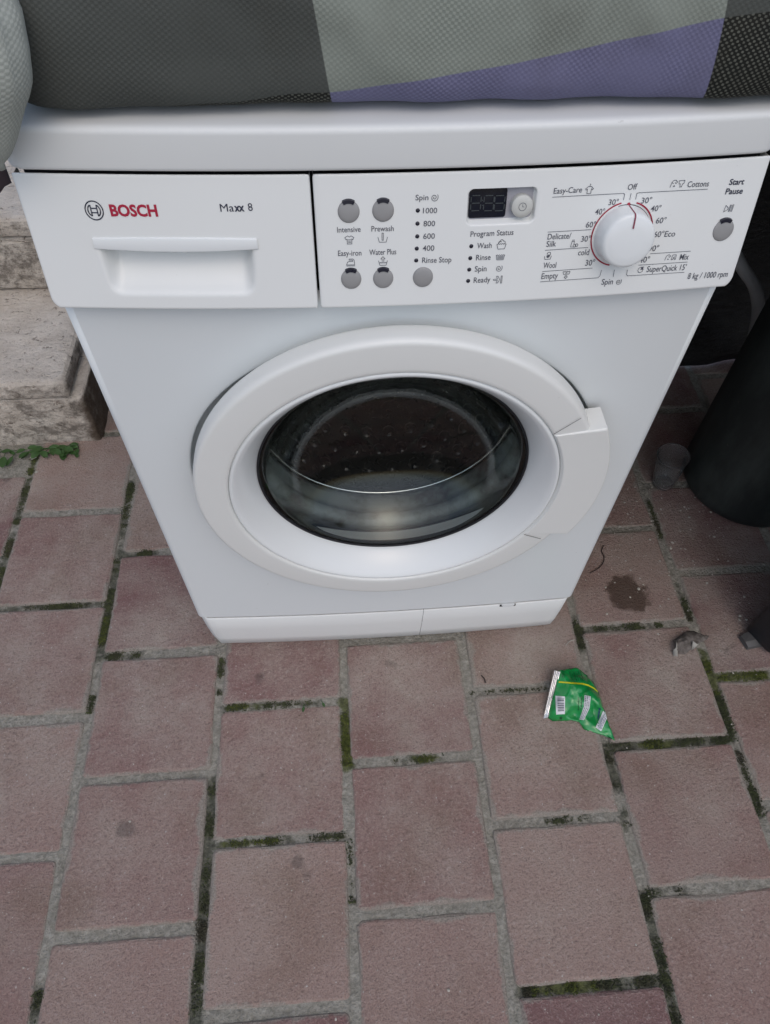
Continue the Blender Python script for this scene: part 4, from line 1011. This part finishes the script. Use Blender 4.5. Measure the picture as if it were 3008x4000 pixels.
def decal(name, q, nu_, nv_d, mat, parent, lift):
    vs, ok = [], True
    for j in range(nv_d+1):
        for i in range(nu_+1):
            s_, t = i/nu_, j/nv_d
            x = (q[0][0]*(1-s_)+q[1][0]*s_)*(1-t)+(q[3][0]*(1-s_)+q[2][0]*s_)*t; y = (q[0][1]*(1-s_)+q[1][1]*s_)*(1-t)+(q[3][1]*(1-s_)+q[2][1]*s_)*t
            vs.append(drop(x, y, lift))
    fs = [f_ for f_ in gridfaces(nu_+1, nv_d+1) if all(vs[k] is not None for k in f_)]
    vs = [v if v is not None else Vector((cen.x, cen.y, 0.002)) for v in vs]
    o = mesh(name, vs, fs, mat, parent, True)
    bm = bmesh.new(); bm.from_mesh(o.data); bmesh.ops.delete(bm, geom=[v for v in bm.verts if not v.link_faces], context='VERTS'); bm.to_mesh(o.data); bm.free()
    return o
def joinpolys(name, quads, mat, parent, lift, nu_=2, nv_d=6):
    vs, fs = [], []
    for q in quads:
        b = len(vs); loc = []
        for j in range(nv_d+1):
            for i in range(nu_+1):
                s_, t = i/nu_, j/nv_d
                x = (q[0][0]*(1-s_)+q[1][0]*s_)*(1-t)+(q[3][0]*(1-s_)+q[2][0]*s_)*t; y = (q[0][1]*(1-s_)+q[1][1]*s_)*(1-t)+(q[3][1]*(1-s_)+q[2][1]*s_)*t
                loc.append(drop(x, y, lift))
        if any(v is None for v in loc): continue
        vs += loc; fs += [tuple(k+b for k in f_) for f_ in gridfaces(nu_+1, nv_d+1)]
    return mesh(name, vs, fs, mat, parent, True)
def lerp2(a, b, t): return (a[0]+(b[0]-a[0])*t, a[1]+(b[1]-a[1])*t)
bq = [(470, 603), (574, 612), (574, 802), (478, 808)]
bl = decal('barcode_label', bq, 10, 12, M['label'], wr, 0.0006)
quads = []; t = 0.10; rb_ = random.Random(3)
while t < 0.86:
    wv_ = rb_.choice([0.012, 0.02, 0.035, 0.05])
    l0, l1 = lerp2(bq[0], bq[3], t), lerp2(bq[0], bq[3], t+wv_); r0, r1 = lerp2(bq[1], bq[2], t), lerp2(bq[1], bq[2], t+wv_)
    quads.append([lerp2(l0, r0, 0.20), lerp2(l0, r0, 0.90), lerp2(l1, r1, 0.90), lerp2(l1, r1, 0.20)]); t += wv_+rb_.choice([0.02, 0.03, 0.04])
joinpolys('barcode', quads, M['ink_dark'], bl, 0.0011, 6, 1)
def textlines(q, rows, fill, seed):
    out = []; rr = random.Random(seed)
    for k in range(rows):
        t0 = (k+0.5-fill/2)/rows*0.9+0.05; t1 = (k+0.5+fill/2)/rows*0.9+0.05; s_ = 0.05
        while s_ < 0.93:
            e_ = min(0.95, s_+rr.uniform(0.05, 0.16))
            a, b = lerp2(q[0], q[1], t0), lerp2(q[0], q[1], t1); c, d = lerp2(q[3], q[2], t0), lerp2(q[3], q[2], t1)
            out.append([lerp2(a, c, s_), lerp2(b, d, s_), lerp2(b, d, e_), lerp2(a, c, e_)]); s_ = e_+rr.uniform(0.02, 0.04)
    return out
q1 = [(787, 598), (852, 610), (842, 730), (778, 720)]; q1b = [(778, 722), (842, 732), (778, 868), (730, 862)]
la = decal('text_label', q1, 6, 8, M['label'], wr, 0.0006); joinpolys('small_print', textlines(q1, 3, 0.35, 5), M['ink'], la, 0.0011, 1, 3)
lb = decal('text_label', q1b, 6, 8, M['label'], wr, 0.0006); joinpolys('small_print', textlines(q1b, 3, 0.35, 6), M['ink'], lb, 0.0011, 1, 3)
q2 = [(1000, 745), (1028, 850), (965, 990), (905, 945)]
lc = decal('text_label', q2, 8, 10, M['label'], wr, 0.0006); joinpolys('small_print', textlines([(1010, 775), (1025, 850), (965, 980), (925, 945)], 3, 0.4, 8), M['blue_ink'], lc, 0.0011, 1, 3)
for tq, tr, tf, tsd in (([(600, 335), (760, 330), (790, 450), (640, 445)], 6, 0.4, 12), ([(530, 325), (575, 322), (575, 410), (535, 415)], 2, 0.4, 2), ([(700, 620), (775, 600), (770, 760), (700, 780)], 2, 0.2, 3), ([(500, 835), (560, 830), (560, 860), (500, 860)], 1, 0.5, 3)):
    tag(joinpolys('small_print', textlines(tq, tr, tf, tsd), M['foil_ink'], wr, 0.0006, 1, 3), kind='stuff')
joinpolys('blue_print', textlines([(930, 720), (975, 740), (945, 860), (915, 870)], 1, 0.5, 4), M['blue_ink'], wr, 0.0006, 1, 3)
ys = [(507, 455), (580, 460), (680, 468), (770, 475), (830, 492), (890, 525), (928, 560)]
joinpolys('yellow_stripe', [[(a[0], a[1]-8), (b[0], b[1]-8), (b[0], b[1]+8), (a[0], a[1]+8)] for a, b in zip(ys, ys[1:])], M['yellow'], wr, 0.0006, 4, 2)
vs = []; NC = 9
for k in range(15):   # silver end seam, pleated along its length
    t = k/14
    a = lerp2((455, 327), (333, 852), t); b = lerp2((523, 345), (398, 838), t)
    ha = .027*(1-t)**0.8+.0014; hb = .0315*(1-t)**0.75+.004
    vs.append(wp(a[0]-14*(1-t), a[1]+10, max(0.001, ha*0.35)))
    for j in range(NC):
        q = j/(NC-1); x_, y_ = lerp2(a, b, q); hh = ha+(hb-ha)*q+0.0011*(1 if j % 2 else -0.4)*(0.6+0.6*noise.noise((t*4, j*3.1, 0)))
        vs.append(wp(x_, y_, max(0.001, hh)))
NR = NC+1
sv = mesh('silver_seam', vs, [(NR*k+j, NR*k+NR+j, NR*k+NR+1+j, NR*k+1+j) for k in range(14) for j in range(NR-1)], M['silver'], wr, False)
md = sv.modifiers.new('thick', 'SOLIDIFY'); md.thickness = 0.0004

# ---- dry crumpled leaf
def lp_(x, y, h): return ground((2600+x*.2453, 2200+y*.2453), h*1.5 if h > .0035 else h)
lv = tag(empty('dry_leaf', lp_(300, 1250, 0)), 'curled dry brown leaf with pale underside lying on a paver joint', 'leaf')
bd = [(110, 1230, .003), (230, 1160, .006), (330, 1085, .004), (430, 1075, .003), (520, 1110, .004), (600, 1140, .003), (690, 1160, .001), (650, 1215, .002), (560, 1260, .006), (470, 1300, .009), (420, 1380, .003), (300, 1455, .002), (215, 1440, .004), (190, 1380, .010), (170, 1290, .012), (130, 1260, .005)]
inn = [(250, 1240, .011), (330, 1180, .012), (400, 1150, .010), (470, 1190, .009), (400, 1260, .007), (300, 1300, .006), (250, 1340, .005), (350, 1360, .004), (540, 1180, .006), (320, 1240, .014), (230, 1200, .009)]
pts3 = [lp_(*q) for q in bd+inn]
vo, eo, fo, ov, oe, of = delaunay_2d_cdt([Vector((q[0], -q[1])) for q in bd+inn], [(k, (k+1) % len(bd)) for k in range(len(bd))], [], 1, 1e-4)
bm = bmesh.new(); bv = [bm.verts.new(pts3[o_[0]]) for o_ in ov]
for f_ in fo: bm.faces.new([bv[k] for k in f_])
bmesh.ops.recalc_face_normals(bm, faces=bm.faces[:])
if sum(f_.normal.z for f_ in bm.faces) < 0: bmesh.ops.reverse_faces(bm, faces=bm.faces[:])
bmesh.ops.subdivide_edges(bm, edges=bm.edges[:], cuts=3, use_grid_fill=True, smooth=0.4)
for v in bm.verts: v.co.z = max(0.0010, v.co.z+0.0034*noise.noise(v.co*150)+0.0020*noise.noise(v.co*330)); v.co.x += 0.0012*noise.noise(v.co*120); v.co.y += 0.0012*noise.noise(v.co*130+Vector((5, 0, 0)))
me = bpy.data.meshes.new('blade'); bm.to_mesh(me); bm.free(); me.polygons.foreach_set('use_smooth', [True]*len(me.polygons)); me.materials.append(M['leaf'])
bl_ = link(bpy.data.objects.new('blade', me), lv); md = bl_.modifiers.new('thick', 'SOLIDIFY'); md.thickness = 0.0005
for q in ([(435, 1235, .012), (500, 1290, .011), (535, 1285, .010), (470, 1350, .004), (415, 1390, .0015), (425, 1310, .008)], [(175, 1245, .013), (185, 1330, .012), (195, 1420, .007), (200, 1480, .0015), (130, 1480, .0015), (115, 1430, .0030), (125, 1380, .007), (165, 1345, .011)]):
    c_ = sum((lp_(*k) for k in q), Vector())/len(q)+Vector((0, 0, 0.0015)); vs = [lp_(*k) for k in q]+[c_]
    o = mesh('curled_edge', vs, [(k, (k+1) % len(q), len(q)) for k in range(len(q))], M['leaf_pale'], lv, True); md = o.modifiers.new('thick', 'SOLIDIFY'); md.thickness = 0.0006

# ---- dark thread, small leaf scrap
tp = smoothcurve([ground((2150+x*.516, 1900+y*.516), 0.0016) for x, y in [(402, 448), (388, 490), (405, 530), (400, 575), (360, 622), (298, 656)]], 10)
tag(tube('thread', tp, 0.0009, M['hair'], None, 6), 'short dark curved thread on the paver beside the machine', 'thread')
def twig(px_, L, ang):
    c_ = ground(px_, 0.0022); d = Vector((math.cos(ang), math.sin(ang), 0))
    return [c_-d*L/2, c_+Vector((-d.y, d.x, 0))*L*0.12, c_+d*L/2]
tag(tube('straw', smoothcurve(twig((2228, 2510), 0.020, 0.5), 6), 0.0008, M['grit'], None, 6), 'pale bit of straw near the right corner of the plinth', 'straw')
tag(tube('straw', smoothcurve(twig((1888, 2652), 0.014, -1.2), 6), 0.0011, M['hair'], None, 6), 'tiny dark curl on the paver left of the green wrapper', 'scrap')

# ---- pale grit
gv_, gf_ = [], []
def pebble(c_, r):
    b = len(gv_); ph = random.random()*6.28
    for k in range(5): th = ph+k*1.2566; rr = r*random.uniform(0.6, 1.3); gv_.append((c_.x+rr*math.cos(th), c_.y+rr*math.sin(th), c_.z))
    gv_.append((c_.x, c_.y, c_.z+r*random.uniform(0.4, 0.9)))
    for k in range(5): gf_.append((b+k, b+(k+1) % 5, b+5))
for _ in range(420):
    p = Vector((random.uniform(0.30, 0.66), random.gauss(0.20, 0.12), 0.0010))
    if p.x < 0.31 and p.y > -0.02: continue
    pebble(p, abs(random.gauss(0, 0.0011))+0.0004)
for _ in range(380):
    p = Vector((random.uniform(-0.75, 0.70), random.uniform(-0.62, 0.42), 0.0010))
    if -0.31 < p.x < 0.31 and p.y > -0.02: continue
    pebble(p, abs(random.gauss(0, 0.0007))+0.0003)
for px_, r in (((2420, 2057), .0042), ((2497, 2301), .0035), ((2540, 2108), .0034), ((2462, 2022), .002), ((2468, 2100), .0025), ((2892, 2405), .0035), ((2675, 2410), .003), ((2985, 2205), .003), ((130, 1783), .007), ((143, 1843), .004), ((2463, 2227), .0025), ((2513, 2284), .002)):
    pebble(ground(px_, 0.0010), r)
tag(mesh('grit', gv_, gf_, M['grit'], None, False), 'pale crumbs of grit scattered over the pavers', 'grit', kind='stuff')

# ---- weeds at the foot of the step
def weed(px_, n_, size, label, seed):
    rr = random.Random(seed); c_ = ground(px_, 0.0); c_.y = min(c_.y, 0.466)
    root = tag(empty('weed', c_), label, 'weed', 'weeds along the foot of the step')
    for k in range(n_):
        a = rr.uniform(math.pi*0.95, math.pi*2.05); ln_ = size*rr.uniform(0.5, 1.1); lift = rr.uniform(0.1, 0.55)
        d = Vector((math.cos(a), math.sin(a), lift)).normalized(); sd = Vector((-math.sin(a), math.cos(a), rr.uniform(-.3, .3))).normalized(); st_ = c_+Vector((rr.uniform(-.022, .022), rr.uniform(-0.004, 0.004), 0.001))
        e_ = st_+d*ln_*0.5; wv_ = ln_*rr.uniform(0.45, 0.62); vs = []
        for t, w2 in ((0, .10), (.15, .6), (.4, 1), (.7, .9), (.9, .5), (1, .08)):
            b = e_+d*ln_*t-Vector((0, 0, ln_*0.55*t*t*lift*1.5))
            vs += [b-sd*wv_*w2/2+Vector((0, 0, .0008)), b-Vector((0, 0, .0008*w2)), b+sd*wv_*w2/2+Vector((0, 0, .0008))]
        vs = [Vector((v.x, v.y, max(v.z, 0.0015))) for v in vs]
        fs = [(3*q+j, 3*q+3+j, 3*q+4+j, 3*q+1+j) for q in range(5) for j in range(2)]
        mesh('leaf', vs, fs, M['weed'], root, True)
        tube('stem', [st_, (st_+e_)/2+Vector((0, 0, .001)), e_+d*ln_*0.05], 0.0006, M['weed'], root, 5)
weed((40, 1738), 7, 0.030, 'small green weed at the left frame edge under the stone step', 1)
weed((165, 1731), 12, 0.026, 'bushiest green weed where a mossy joint meets the stone step', 2)
weed((222, 1728), 9, 0.024, 'middle green weed sprouting at the foot of the stone step', 3)
weed((278, 1724), 12, 0.024, 'green weed nearest the dark brown end of the stone step', 4)
weed((1230, 2748), 2, 0.010, 'tiny single sprout in a paver joint in front of the machine', 5)
